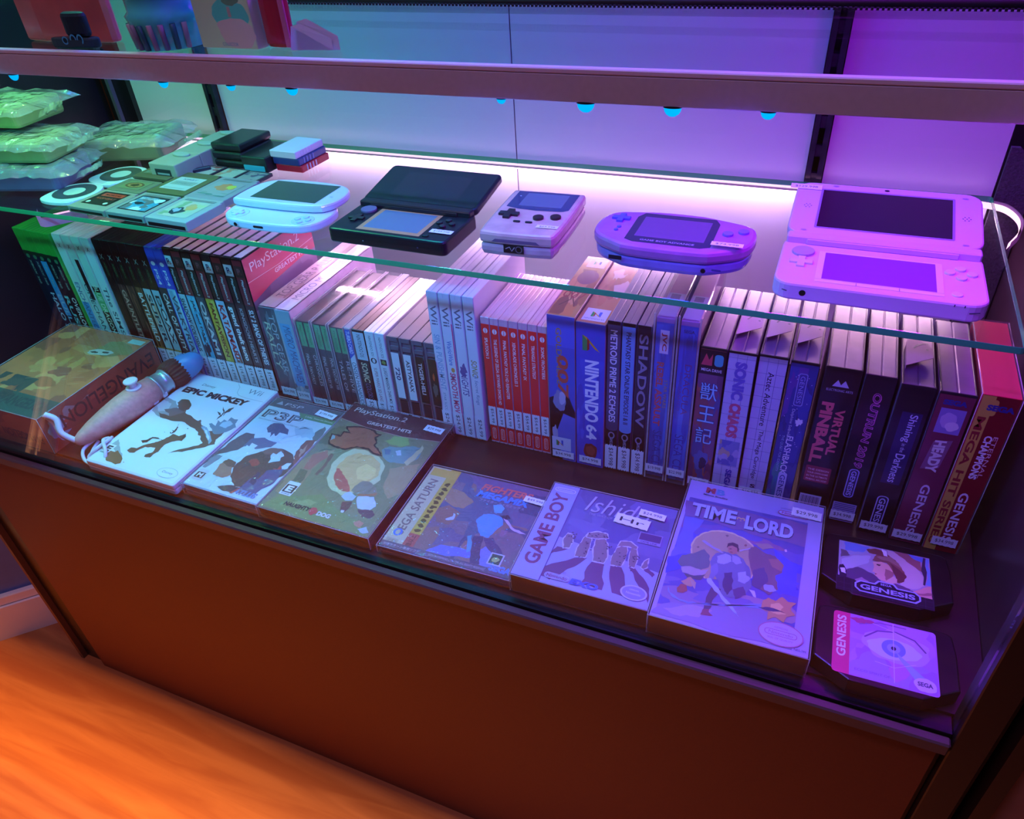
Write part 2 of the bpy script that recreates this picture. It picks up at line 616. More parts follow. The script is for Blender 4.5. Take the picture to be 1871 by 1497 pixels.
cpart('side_panel', lambda b: box(b, 0.1875, 0.2, 0.4125, 0.868, FZ, 0.9995), mat('3a222c', 0.28, noise=0.05))
cpart('side_panel', lambda b: box(b, -1.072, -1.06, 0.412, 0.868, FZ, 0.9995), mat('120e1a', 0.45, noise=0.3, nscale=14))
M_PANEL = mat('cfd2da', 0.75, spec=0.2)
for x0, x1 in ((-1.0, -0.8525), (-0.8335, -0.376), (-0.3745, -0.0295), (-0.0105, 0.154)):
    cpart('back_panel', lambda b: box(b, x0, x1, 0.870, 0.878, 0.0005, 0.9995), M_PANEL)
cpart('panel_seam', lambda b: box(b, -0.3758, -0.3747, 0.871, 0.876, 0.0005, 0.9995), mat('50304a', 0.5))
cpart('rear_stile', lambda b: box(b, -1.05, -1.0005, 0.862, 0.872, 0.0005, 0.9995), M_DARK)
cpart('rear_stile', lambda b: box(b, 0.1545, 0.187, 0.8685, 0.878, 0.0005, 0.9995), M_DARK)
cpart('metal_strip', lambda b: box(b, -1.034, -1.028, 0.855, 0.8615, 0.0005, 0.9995), mat('8a7f92', 0.35, metal=0.6))
def standard(b, xc):
    w = 0.0085
    box(b, xc - w, xc - 0.003, 0.860, 0.869, 0.0005, 0.9995)
    box(b, xc + 0.003, xc + w, 0.860, 0.869, 0.0005, 0.9995)
    z = 0.0005
    while z < 0.88:
        box(b, xc - 0.003, xc + 0.003, 0.862, 0.869, z, z + 0.012)
        z += 0.030
for xc in (-0.843, -0.020):
    cpart('slotted_standard', lambda b: standard(b, xc), mat('37323c', 0.4, metal=0.5, noise=0.3, nscale=80))
def felt(b):
    pts = [(0.156, 0.0), (0.186, 0.0), (0.186, 0.272), (0.164, 0.292), (0.156, 0.292)]
    v0 = [b.verts.new((x, 0.8625, z)) for x, z in pts]
    v1 = [b.verts.new((x, 0.868, z)) for x, z in pts]
    b.faces.new(v0); b.faces.new(list(reversed(v1)))
    for i in range(5):
        j = (i + 1) % 5
        b.faces.new([v0[j], v0[i], v1[i], v1[j]])
cpart('cabinet_top_blocker', lambda b: box(b, -1.072, 0.2, 0.390, 0.878, 1.0, 1.03, 0.002), M_BROWN)  # unseen top, added to keep room lamp light off the inside
cpart('felt_strip', felt, mat('45404a', 0.95, noise=0.35, nscale=600, bump=0.6))

# neighbouring fixture on the right
nb = thing('side_fixture', 'dark brown fixture edge standing right of the glass cabinet corner', 'fixture', (0.26, 0.43, FZ))
b = bmesh.new(); box(b, -0.058, -0.045, -0.035, 0.4, 0, 1.2); obj('upright', b, M_BROWN, nb)
b = bmesh.new(); box(b, -0.0445, 0.3, -0.02, 0.4, 0, 1.2); obj('board', b, mat('9a6a62', 0.6, noise=0.1), nb, label='pinkish brown board')

# lower glass shelf
def glass_slab(name, label, x0, x1, y0, y1, z0, z1):
    b = bmesh.new()
    o = [(x0, y0), (x1, y0), (x1, y1), (x0, y1)]
    prism(b, rrect(x0, x1, y0, y1, 0.004, 3), z0, z1, 0.0006)
    b.normal_update()
    for f in b.faces:
        f.material_index = 0 if abs(f.normal.z) > 0.9 else 1
    ob = obj(name, b, [M_SHELF, M_EDGE])
    return tag(ob, label, 'shelf')
glass_slab('glass_shelf', 'green-edged glass shelf carrying the handheld consoles and cartridges', -0.985, 0.152, 0.552, 0.851, 0.2405, 0.2465)
glass_slab('glass_shelf', 'upper glass shelf behind the mauve rail, in front of the pale panels', -1.0085, 0.1630, 0.4062, 0.850, 0.4522, 0.4582)

# rail at the front of the upper shelf
rail = thing('shelf_rail', 'mauve grey metal rail running across the cabinet front, above the small blue lights', 'rail', (-0.42, 0.400, 0.4415))
b = bmesh.new(); box(b, -0.589, 0.5825, 0, 0.005, 0, 0.0142, 0.0004); obj('rail_face', b, mat('d8ccdc', 0.55, noise=0.04, nscale=300), rail)
b = bmesh.new(); box(b, -0.589, 0.5825, -0.0002, 0.006, 0.0143, 0.0172, 0.0006); obj('rail_lip', b, mat('f0dce8', 0.45), rail)
M_PUCK = emit_mat('blue_led', (0.0, 0.40, 1.0), 1.35)
xs = [(-0.579, 1.0), (-0.432, 0.9), (-0.374, 0.8), (-0.3255, 1.0), (-0.1812, 0.65), (-0.1312, 1.15), (-0.0838, 1.1), (-0.0358, 0.85)]
for i, (x, s) in enumerate(xs):
    t = thing('led_light', '%s of the small glowing blue lights hanging under the mauve rail, counted from the left' % ORD[i], 'light', (x, 0.4024, 0.4408), group='blue lights under the rail')
    b = bmesh.new()
    r = 0.0043 * s
    ri = []
    for k in range(5):
        a = math.pi / 2 * k / 4
        ri.append([b.verts.new((r * math.cos(a) * math.cos(q * math.pi / 8), r * 0.6 * math.cos(a) * math.sin(q * math.pi / 8), -r * 1.0 * math.sin(a))) for q in range(16)] if k < 4 else [b.verts.new((0, 0, -r * 1.0))])
    for k in range(3):
        for q in range(16):
            f = b.faces.new([ri[k][q], ri[k][(q + 1) % 16], ri[k + 1][(q + 1) % 16], ri[k + 1][q]]); f.smooth = True
    for q in range(16):
        f = b.faces.new([ri[3][q], ri[3][(q + 1) % 16], ri[4][0]]); f.smooth = True
    obj('bulb', b, M_PUCK, t)
    b = bmesh.new(); prism(b, circle(0, 0, r * 1.05, 16, r * .62), 0.0, 0.0005); obj('socket', b, mat('24303c', 0.4), t)

# pink-white LED ribbon along the back edge of the lower glass shelf
M_PINKLED = emit_mat('pink_led', (1.0, 0.50, 0.82), 2.4)
rb = thing('led_strip', 'glowing pink white light strip along the back edge of the glass shelf', 'light strip', (-0.42, 0.858, 0.235))
def ribbon(b, pts, hw, th=0.0012):
    P = spline(pts, 8)
    rows = []
    for i, p in enumerate(P):
        rows.append([b.verts.new(p + Vector(d)) for d in ((0, 0, hw), (0, 0, -hw))])
    for a, c in zip(rows[:-1], rows[1:]):
        b.faces.new([a[0], a[1], c[1], c[0]])
    r = bmesh.ops.solidify(b, geom=list(b.faces), thickness=th)
b = bmesh.new(); box(b, -0.56, 0.565, -0.002, 0.0, 0.001, 0.003); obj('glowing_face', b, M_PINKLED, rb)
b = bmesh.new(); box(b, -0.56, 0.565, 0.0002, 0.0022, -0.0035, 0.0045); obj('backing_tape', b, mat('b0a0b0', 0.5), rb)
b = bmesh.new(); ribbon(b, [(0.565, -0.001, 0.0), (0.585, -0.010, 0.0), (0.598, -0.022, -0.006), (0.600, -0.030, -0.016), (0.594, -0.034, -0.028)], 0.0032)
obj('curled_end', b, M_PINKLED, rb)
b = bmesh.new(); ribbon(b, [(0.565, 0.001, 0.0005), (0.587, -0.008, 0.0005), (0.6005, -0.022, -0.006), (0.6025, -0.030, -0.016), (0.596, -0.034, -0.028)], 0.0045, 0.0008)
obj('backing_tape', b, mat('a080a8', 0.5), rb)
b = bmesh.new(); ribbon(b, [(-0.56, -0.001, 0.0), (-0.580, -0.012, 0.0), (-0.583, -0.030, -0.004), (-0.572, -0.036, -0.010)], 0.0032)
obj('curled_end', b, M_PINKLED, rb)
st = thing('led_strip', 'curled pink light strip end below the front left of the glass shelf', 'light strip', (-0.86, 0.56, 0.23))
b = bmesh.new(); ribbon(b, [(0.035, 0.03, 0.002), (0.018, 0.010, 0.002), (0.006, -0.004, 0.002), (-0.004, -0.006, 0.003), (-0.010, 0.000, 0.004), (-0.012, 0.004, 0.008)], 0.006)
obj('tape', b, mat('c8a0cc', 0.4), st)
b = bmesh.new(); ribbon(b, [(0.034, 0.032, 0.0085), (0.018, 0.013, 0.0085), (0.007, 0.0, 0.0085), (-0.002, -0.002, 0.0095)], 0.001)
obj('glowing_face', b, emit_mat('pink_led_dim', (1.0, 0.5, 0.8), 2.0), st)

# black braided strap lying across the upper shelf
b = bmesh.new()
tube(b, [(-0.462, 0.594, 0.4612), (0.160, 0.574, 0.4612)], 0.0026, 8)
x = -0.462
while x < 0.160:
    yy = 0.594 - (x + 0.462) / 0.622 * 0.020 - 0.0062
    box(b, x, x + 0.0016, yy - 0.0015, yy, 0.4587, 0.4604); x += 0.0032
tag(obj('braided_strap', b, mat('17131c', 0.7)), 'black braided strap lying across the upper glass shelf along the top of the view', 'strap')
# printed shapes, in millimetres on each cover
ART = {
 'c1': [
  ('a09cc8', [(15.8,63.4),(20.9,63.1),(42.3,62.3),(39.9,54.0),(25.0,47.3),(16.4,41.7)]),
  ('7088d8', [(18.4,61.9),(39.8,61.5),(34.9,53.3),(19.9,51.3)]),
  ('6c5c74', [(15.5,51.8),(19.9,51.3),(23.8,46.0),(15.8,41.5)]),
  ('b8b0d4', [(16.5,39.0),(30.0,48.0),(41.1,50.6),(38.7,40.7),(27.7,31.7),(18.0,28.5)]),
  ('c8b8c8', [(54.8,64.4),(69.5,61.6),(78.6,48.2),(84.1,39.4),(84.2,27.3),(77.6,21.8),(66.0,21.4),(64.1,41.7),(57.1,53.9)]),
  ('94686c', [(59.7,65.1),(72.0,64.3),(82.6,58.5),(84.3,42.9),(76.3,49.2),(66.9,57.1)]),
  ('5c84d8', [(71.9,63.4),(85.8,62.3),(84.9,55.6),(76.6,58.4)]),
  ('6c98dc', [(86.9,61.4),(92.6,61.7),(90.4,29.3),(85.4,29.4)]),
  ('8c5858', [(42.3,45.5),(46.1,56.0),(54.7,56.9),(61.9,51.8),(66.6,44.3),(70.5,34.9),(68.5,28.2),(63.7,24.0),(60.4,35.1),(54.5,45.8)]),
  ('a07878', [(46.0,51.3),(57.1,54.9),(64.3,48.9),(66.5,42.5),(57.0,48.4),(49.7,48.8)]),
  ('7c4848', [(37.4,57.9),(44.8,61.2),(51.0,60.4),(54.7,56.9),(51.0,52.9),(39.9,54.0)]),
  ('e8e4f4', [(50.4,62.1),(54.7,60.6),(55.3,54.3),(52.2,54.2)]),
  ('e0a8ac', [(43.0,43.9),(49.7,46.0),(55.7,44.4),(59.8,35.8),(59.1,31.2),(53.1,23.1),(49.5,23.7),(45.9,26.6),(44.1,28.1),(44.7,31.0),(42.3,31.9),(43.8,36.9)]),
  ('a87078', [(53.2,38.2),(60.4,36.0),(59.1,29.5),(54.2,23.5),(52.5,30.0)]),
  ('402838', [(46.0,42.1),(49.9,42.1),(48.2,40.1),(46.0,40.8)]),
  ('8c4c54', [(44.4,30.3),(46.7,30.0),(44.7,28.6)]),
  ('6c3c44', [(57.0,46.6),(65.3,40.3),(70.5,34.9),(67.9,27.1),(62.5,24.5),(60.9,32.7)]),
  ('d8b0b4', [(53.1,23.1),(59.7,31.4),(62.6,28.9),(61.8,19.1),(54.2,20.9)]),
  ('5c4870', [(21.7,27.9),(30.2,33.4),(42.3,29.3),(49.5,22.9),(42.3,15.3),(30.4,16.6),(18.3,17.9),(15.1,20.4)]),
  ('a080a8', [(28.0,17.6),(33.9,22.1),(40.0,18.0),(38.8,14.2),(30.4,14.0)]),
  ('2c2440', [(14.8,31.1),(17.9,33.0),(21.1,25.9),(20.7,17.8),(15.2,16.9)]),
  ('dcd8f0', [(15.5,27.7),(19.2,28.9),(20.8,22.3),(16.9,22.8)]),
  ('6c4c78', [(61.3,23.3),(72.9,20.2),(72.7,15.1),(63.5,14.6),(56.5,20.0)]),
  ('d89c9c', [(75.1,18.4),(83.5,25.4),(91.1,28.7),(90.4,14.3),(83.0,14.4),(73.9,14.7)]),
  ('a86c78', [(77.4,17.5),(90.2,20.9),(90.0,18.3),(79.6,15.7)]),
  ('3c3450', [(84.9,62.0),(86.8,61.7),(85.0,28.4),(83.4,28.8)]),
 ],
 'epic': [
  ('98a8a8', [(-4.3,111.8),(-6.1,123.9),(-0.9,131.4),(19.6,128.1),(38.4,113.1),(37.7,98.6),(22.0,94.9),(4.4,101.7)]),
  ('b8c8cc', [(0.3,113.4),(2.1,125.6),(17.5,122.4),(23.7,108.2),(13.9,103.3)]),
  ('78706c', [(17.7,109.4),(32.0,117.4),(47.6,116.2),(56.9,103.5),(41.1,97.5)]),
  ('6a584e', [(23.8,126.2),(24.0,133.9),(33.1,135.9),(45.0,128.3),(49.0,119.9),(45.1,113.7),(36.2,115.6)]),
  ('6a5a50', [(15.0,102.1),(36.6,99.8),(48.0,113.1),(63.8,108.9),(77.4,104.1),(79.3,107.3),(88.2,98.6),(97.5,97.2),(104.3,92.0),(110.1,94.5),(117.8,92.1),(125.1,96.7),(126.0,89.0),(124.9,81.4),(129.8,74.4),(124.5,70.3),(121.2,65.3),(106.5,54.6),(87.1,41.8),(94.9,52.5),(111.7,66.0),(113.7,71.8),(105.8,76.3),(102.7,81.1),(96.9,82.0),(94.1,86.1),(82.7,90.6),(63.5,96.3),(45.1,93.2),(25.0,94.3)]),
  ('88aab8', [(89.4,95.9),(99.5,90.3),(112.6,80.1),(123.3,71.7),(121.5,78.8),(108.5,90.4),(92.8,98.6)]),
  ('c4dce4', [(94.3,94.6),(104.6,87.6),(117.3,77.3),(115.7,81.1),(103.6,91.7)]),
  ('6c9098', [(115.3,89.8),(101.9,98.7),(95.0,103.9),(97.5,106.3),(106.0,103.1),(100.5,113.5),(107.1,111.1),(107.5,117.4),(113.5,115.7),(113.3,124.0),(119.9,121.6),(124.4,123.1),(126.8,114.7),(132.6,109.1),(128.7,100.3),(122.2,92.1)]),
  ('a8ccd0', [(110.4,104.6),(109.8,112.0),(116.6,117.4),(124.2,113.8),(121.3,103.7)]),
  ('4a4440', [(87.2,138.5),(97.4,129.7),(99.8,121.0),(97.8,112.6),(97.2,122.7),(96.6,128.8)]),
  ('4a4440', [(102.7,141.7),(103.3,133.2),(100.1,127.4),(102.6,120.4),(98.1,128.3),(97.9,136.9)]),
  ('4a4440', [(87.0,127.8),(93.6,126.8),(99.8,121.0),(94.0,122.8)]),
  ('6e5648', [(35.2,30.6),(36.5,36.2),(43.9,37.0),(50.0,47.1),(56.5,52.2),(61.1,58.1),(65.4,66.9),(66.5,73.2),(76.6,72.2),(81.4,78.2),(85.3,75.1),(86.9,66.1),(81.1,64.9),(76.5,61.3),(71.7,53.1),(72.6,46.3),(74.5,40.8),(72.1,36.3),(72.5,29.0),(64.3,28.1),(62.9,31.7),(68.3,37.8),(65.6,45.3),(52.1,42.6),(47.5,33.4),(47.6,29.8),(41.7,27.8)]),
  ('4e4038', [(37.6,50.1),(43.5,53.6),(46.2,60.3),(54.3,61.6),(64.1,59.1),(56.2,59.6),(48.4,58.1),(47.7,50.3),(43.1,47.0)]),
  ('4e4038', [(58.4,92.2),(61.1,86.3),(63.4,85.6),(66.0,76.6),(64.4,72.4),(62.2,77.7),(58.3,79.3),(63.2,78.6),(60.7,86.2)]),
  ('4e4038', [(80.1,80.8),(85.0,73.6),(84.4,67.5),(82.1,74.9)]),
  ('a4b0b0', [(7.3,31.9),(9.1,43.3),(22.8,32.0),(39.2,19.4),(32.2,21.2),(19.8,25.9)]),
  ('8a6448', [(16.5,13.5),(14.5,23.5),(23.6,23.2),(25.3,26.6),(42.4,16.9),(46.6,9.6),(41.9,5.8),(34.0,7.4),(27.4,7.1)]),
  ('4e4038', [(47.5,12.7),(49.3,12.8),(49.9,11.3)]),
  ('4e4038', [(144.4,105.6),(148.0,103.9),(147.3,100.7)]),
  ('4e4038', [(52.7,72.9),(54.2,72.8),(54.6,71.5)]),
  ('4e4038', [(74.7,87.9),(77.4,88.3),(76.9,86.3)]),
  ('4e4038', [(58.7,76.5),(63.7,73.7),(63.0,72.0)]),
 ],
 'p3p': [
  ('5a5c64', [(2.9,74.4),(7.9,92.1),(10.2,97.3),(22.4,98.5),(28.0,88.9),(22.2,67.0),(4.3,52.5),(1.5,31.2),(-3.8,46.9)]),
  ('7c8c98', [(-2.0,44.8),(4.3,52.5),(12.8,52.7),(7.5,29.3),(3.3,29.2)]),
  ('3c5878', [(28.7,112.6),(28.5,118.5),(30.9,123.9),(42.2,126.2),(56.3,119.1),(61.6,110.6),(49.6,110.9),(48.9,103.3),(43.7,107.3),(43.9,100.1),(39.3,107.3),(35.9,106.1)]),
  ('b8d4e4', [(47.4,94.2),(47.3,101.3),(51.5,101.3),(51.0,107.5),(57.4,106.2),(61.5,112.0),(65.0,104.6),(58.5,93.7)]),
  ('54708c', [(23.4,75.9),(24.5,90.5),(38.8,96.9),(47.4,94.2),(58.5,93.7),(56.9,84.7),(47.0,78.5),(35.5,71.7)]),
  ('c8dce8', [(27.0,71.5),(26.7,78.4),(31.0,77.1),(29.9,83.8),(40.2,81.7),(38.7,77.0),(45.5,72.4),(38.2,65.7)]),
  ('aac8d8', [(61.4,123.8),(66.8,125.1),(69.0,130.9),(75.9,130.3),(81.9,130.8),(92.0,122.5),(93.5,111.5),(86.0,114.7),(81.5,110.8),(76.8,114.4),(71.7,112.7)]),
  ('3c4c58', [(64.8,122.0),(72.5,129.1),(82.7,128.2),(73.7,127.4)]),
  ('707878', [(90.3,124.9),(95.5,138.5),(99.7,134.0),(102.7,113.3),(97.6,107.3)]),
  ('c8dcec', [(62.0,83.7),(61.0,93.2),(66.4,99.9),(72.6,100.0),(78.1,109.7),(85.1,103.0),(80.2,98.4),(78.5,89.4),(68.3,83.6)]),
  ('5a4844', [(38.2,42.8),(39.2,61.9),(50.5,74.1),(61.2,82.0),(70.2,86.6),(89.9,82.4),(102.7,70.7),(106.9,48.9),(94.2,36.8),(86.4,26.5),(61.4,15.2),(45.2,27.1)]),
  ('7c6058', [(52.1,74.7),(57.8,83.6),(70.2,86.6),(77.7,82.2),(67.1,74.4),(58.8,71.5)]),
  ('8a5650', [(97.9,71.7),(90.0,87.9),(89.3,108.7),(100.2,113.9),(104.8,95.8),(105.9,74.5),(105.7,66.5)]),
  ('c09080', [(99.6,80.4),(91.7,94.0),(95.8,92.7),(95.1,103.6),(99.8,91.3)]),
  ('b04c44', [(48.5,54.4),(49.5,59.6),(54.9,62.0),(63.2,56.9),(62.9,52.0),(57.9,49.2)]),
  ('c0d4e4', [(72.1,60.0),(70.4,67.4),(66.3,71.4),(66.2,76.8),(71.1,75.8),(73.2,82.6),(81.8,76.8),(80.1,72.2),(82.6,67.7),(76.9,64.4)]),
  ('c44c48', [(83.3,54.7),(88.4,54.7),(88.5,62.6),(92.1,56.5),(96.0,55.3),(92.1,52.6),(93.3,47.1),(88.9,51.5)]),
  ('d4e0ec', [(90.5,59.9),(93.0,67.3),(97.8,69.0),(99.3,59.0),(94.5,56.1)]),
  ('a87c68', [(23.5,23.2),(22.2,31.9),(19.3,40.1),(23.1,48.2),(33.1,46.3),(45.2,29.6),(39.0,22.3),(30.9,22.0)]),
  ('6c5448', [(20.0,44.4),(23.0,50.8),(34.7,49.5),(39.9,40.8),(30.1,39.9)]),
  ('4c5480', [(69.3,8.2),(67.7,14.9),(70.7,33.5),(78.6,33.8),(78.5,49.1),(96.1,57.9),(99.0,43.5),(98.8,30.9),(92.5,21.3),(91.6,7.7),(77.8,7.6)]),
  ('34385c', [(72.3,26.5),(70.6,43.7),(75.4,42.8),(80.1,24.3)]),
  ('383448', [(42.6,8.5),(56.7,16.0),(69.2,15.5),(64.7,6.5),(51.4,5.5)]),
 ],
 'jak': [
  ('808a62', [(4.9,2.8),(10.4,38.2),(28.2,102.3),(12.6,166.3),(131.9,164.1),(144.1,129.1),(134.5,62.2),(133.8,2.6),(69.6,-2.3)]),
  ('9a8a66', [(3.9,26.2),(0.5,77.8),(10.0,96.1),(18.0,103.2),(25.0,88.3),(21.6,70.4),(26.5,43.8),(21.8,22.8)]),
  ('ac7460', [(11.5,66.9),(7.3,90.8),(14.5,96.6),(19.3,103.7),(27.1,93.3),(22.1,81.0),(20.3,67.8)]),
  ('6a7050', [(11.8,42.6),(8.9,66.0),(18.9,65.3),(23.1,50.6),(23.5,33.0)]),
  ('78604c', [(30.6,98.8),(34.5,79.0),(33.6,62.2),(29.9,63.0),(29.7,81.5),(26.8,99.7)]),
  ('7a9258', [(4.3,3.5),(9.5,14.7),(15.8,22.6),(36.3,27.9),(56.0,38.6),(78.2,27.6),(90.1,22.7),(112.9,18.3),(130.8,7.4),(133.3,2.4),(97.3,-1.1),(55.0,-2.2)]),
  ('90a468', [(30.9,16.6),(45.7,27.4),(58.5,26.3),(54.4,19.3),(40.2,14.3)]),
  ('6c9c98', [(79.0,124.0),(84.8,132.5),(94.9,133.8),(110.6,141.3),(122.8,141.1),(126.6,123.1),(115.4,110.9),(99.4,107.5),(86.6,113.7)]),
  ('4c7c90', [(80.5,126.7),(89.3,127.5),(92.2,119.8),(87.1,118.1)]),
  ('a8d0dc', [(95.4,127.4),(100.7,130.3),(105.9,122.4),(100.9,120.7)]),
  ('8ab060', [(73.3,138.7),(78.8,142.8),(80.7,150.2),(86.5,151.0),(87.8,157.2),(98.6,151.7),(105.7,141.8),(98.2,136.0),(86.3,135.3)]),
  ('b8c090', [(114.5,112.7),(117.1,124.1),(120.3,140.2),(119.8,146.7),(124.1,141.5),(124.1,122.2),(121.1,108.7)]),
  ('a8946c', [(104.4,98.9),(117.4,107.5),(132.9,116.9),(136.7,93.9),(135.0,66.2),(126.8,55.8),(112.7,69.9)]),
  ('c8cc9c', [(45.8,62.4),(38.4,82.4),(39.6,101.9),(48.1,115.7),(59.6,117.4),(82.8,112.4),(97.4,100.6),(104.5,78.8),(98.2,64.8),(88.7,51.9),(76.3,43.8),(59.2,49.3)]),
  ('d8b878', [(51.0,68.2),(46.0,85.0),(47.8,101.5),(57.6,110.6),(74.1,111.5),(90.4,102.3),(98.7,84.7),(94.3,71.3),(83.7,59.8),(84.6,51.4),(72.2,50.0),(60.9,55.7)]),
  ('e8cc84', [(69.5,86.9),(75.3,97.1),(89.5,93.7),(95.6,83.7),(90.8,72.0),(79.0,71.9)]),
  ('c46454', [(53.2,65.0),(47.5,79.3),(50.7,80.4),(62.2,72.1),(77.2,59.5),(84.0,51.2),(72.2,50.0),(61.5,56.0)]),
  ('8c8870', [(83.1,53.8),(82.7,61.4),(86.9,71.1),(95.0,72.5),(105.5,67.4),(112.1,60.1),(105.5,53.0),(93.1,49.6)]),
  ('b07850', [(92.5,51.7),(104.2,55.1),(112.1,60.1),(112.6,55.5),(101.2,50.6),(94.1,49.1)]),
  ('c4d0e4', [(95.0,46.5),(95.6,49.0),(111.7,53.5),(121.0,41.8),(117.9,35.2),(110.9,32.8),(104.2,33.1)]),
  ('b8ccd8', [(77.5,42.3),(79.1,48.5),(82.7,52.1),(93.4,47.9),(92.7,41.1),(85.5,38.6)]),
  ('6a4440', [(83.6,36.0),(94.2,39.7),(95.6,31.9),(94.1,23.2),(88.5,24.0)]),
  ('cdd8e4', [(89.2,25.1),(93.2,25.6),(93.4,22.1),(90.6,22.0)]),
  ('5c4450', [(105.1,31.7),(120.6,35.3),(126.6,30.2),(124.6,24.2),(114.6,23.3)]),
  ('c48c70', [(111.2,14.2),(115.6,18.4),(122.4,16.5),(121.4,9.2),(115.1,10.4)]),
  ('a8c0c8', [(120.0,7.0),(127.4,13.0),(133.9,6.8),(129.2,3.4)]),
  ('30241e', [(10.8,117.5),(6.0,130.7),(18.6,131.5),(17.6,139.3),(25.3,140.0),(17.8,144.0),(15.4,148.4),(27.9,152.6),(41.5,154.4),(52.8,153.0),(59.0,148.1),(65.2,148.4),(62.0,140.5),(68.4,132.5),(67.5,128.9),(81.0,119.3),(86.0,113.5),(73.5,113.9),(64.1,118.9),(49.8,118.0),(39.3,109.6),(25.7,109.8),(14.5,112.0)]),
  ('a46c4c', [(12.1,118.6),(9.1,129.0),(20.7,128.8),(20.0,137.3),(29.3,138.1),(21.6,143.5),(19.1,146.8),(29.3,150.3),(41.3,152.0),(52.0,150.4),(57.9,145.9),(62.8,146.2),(59.3,140.9),(66.1,132.4),(65.5,128.2),(78.5,119.1),(82.2,115.6),(72.9,116.5),(63.6,121.6),(48.4,120.2),(37.7,112.1),(25.1,112.3),(15.6,114.4)]),
  ('8cb4b0', [(8.8,128.9),(13.4,128.2),(15.9,123.7),(13.8,121.5),(12.4,119.2)]),
 ],
 'gb': [
  ('6c4474', [(26.0,34.4),(30.3,45.6),(41.5,46.1),(33.9,39.9)]),
  ('6c4474', [(26.2,17.6),(50.1,37.2),(61.3,40.6),(44.1,14.5),(36.4,4.8),(25.6,8.2)]),
  ('6c4474', [(66.6,37.5),(78.1,38.3),(84.7,8.5),(63.8,8.8)]),
  ('6c4474', [(84.3,38.3),(93.8,40.5),(108.4,9.0),(93.7,8.7)]),
  ('6c4474', [(100.4,41.7),(106.2,42.7),(123.8,23.8),(126.2,7.6),(119.2,17.4)]),
  ('6c4474', [(113.6,43.7),(117.0,46.3),(124.8,40.9),(123.4,37.0)]),
  ('c8ccf0', [(35.9,44.4),(32.0,57.8),(34.3,65.5),(39.9,65.3),(43.1,56.3),(42.4,46.4)]),
  ('8a7c84', [(36.1,45.6),(33.0,57.5),(34.8,64.3),(39.7,64.2),(42.1,56.3),(41.8,47.5)]),
  ('c8ccf0', [(49.1,38.3),(47.9,49.1),(50.0,62.2),(52.2,69.6),(58.4,69.2),(59.6,58.0),(60.4,46.1),(59.8,39.4)]),
  ('8a7c84', [(49.5,39.3),(48.7,49.7),(50.6,61.1),(52.4,68.4),(58.1,68.1),(58.9,57.4),(59.7,47.0),(59.4,40.6)]),
  ('c8ccf0', [(66.8,37.8),(62.3,54.5),(62.0,68.4),(69.8,71.0),(75.5,63.7),(79.5,46.3),(77.5,38.1)]),
  ('8a7c84', [(67.1,38.9),(63.3,54.5),(62.6,67.3),(69.9,69.7),(75.0,62.7),(78.7,47.0),(77.1,39.2)]),
  ('c8ccf0', [(52.6,65.1),(52.4,71.2),(61.5,76.6),(71.3,76.2),(74.1,70.2),(64.7,65.8)]),
  ('8a7c84', [(53.4,65.6),(53.4,71.1),(61.8,75.3),(70.5,75.7),(73.2,70.2),(64.3,66.9)]),
  ('c8ccf0', [(83.8,38.5),(81.9,50.1),(83.7,62.4),(91.3,69.2),(95.1,61.5),(95.5,47.6),(94.1,39.6)]),
  ('8a7c84', [(84.1,39.5),(82.7,50.3),(84.3,61.4),(91.1,68.0),(94.6,60.6),(94.7,48.2),(93.7,40.7)]),
  ('c8ccf0', [(99.8,42.7),(96.9,55.5),(96.9,66.9),(101.9,67.4),(106.0,56.0),(105.8,41.5)]),
  ('8a7c84', [(99.9,43.8),(97.8,55.3),(97.3,65.7),(101.8,66.2),(105.1,55.8),(105.5,42.6)]),
  ('c8ccf0', [(83.7,63.5),(84.9,71.1),(94.9,73.7),(102.8,68.7),(102.9,64.8),(92.9,65.4)]),
  ('8a7c84', [(84.5,63.9),(85.9,70.7),(94.7,72.5),(101.9,68.6),(102.0,65.1),(93.3,66.5)]),
  ('c8ccf0', [(110.4,44.6),(111.7,53.8),(115.8,58.6),(117.2,46.7),(113.5,42.8)]),
  ('8a7c84', [(111.0,45.4),(112.2,52.7),(115.5,57.4),(116.4,47.3),(113.6,43.9)]),
 ],
 'tl': [
  ('7c64a0', [(1.4,148.1),(46.0,149.8),(116.3,150.2),(118.1,121.0),(76.0,121.2),(42.1,124.7),(6.0,126.1)]),
  ('6470c8', [(4.7,125.7),(23.4,126.1),(16.7,106.3),(19.4,79.6),(2.9,66.7),(5.6,102.5)]),
  ('4458d4', [(89.7,111.2),(103.0,101.6),(113.2,94.7),(113.3,68.2),(100.6,57.3),(92.1,70.5)]),
  ('3c54dc', [(1.0,69.6),(17.0,78.7),(15.7,60.6),(3.1,49.3)]),
  ('8c84b8', [(1.2,4.7),(8.4,15.1),(39.7,26.2),(86.6,39.8),(117.8,21.0),(118.3,4.2),(69.6,0.8),(0.5,2.9)]),
  ('a89ab8', [(9.5,10.7),(33.3,22.4),(49.9,22.1),(40.3,11.0),(19.9,6.8)]),
  ('d4cca0', [(19.7,79.6),(17.6,89.8),(19.3,99.7),(25.3,109.3),(33.3,115.2),(43.2,118.2),(53.6,117.9),(63.0,114.8),(71.5,108.5),(77.8,98.1),(81.0,83.5),(75.8,68.1),(36.8,54.4),(26.3,64.3)]),
  ('b0a488', [(20.9,80.0),(19.0,89.4),(20.5,98.6),(26.1,107.9),(33.6,113.5),(43.5,116.6),(53.3,116.3),(62.5,113.1),(70.6,107.1),(76.7,97.3),(79.8,83.0),(74.7,67.7),(38.0,54.8),(27.4,64.7)]),
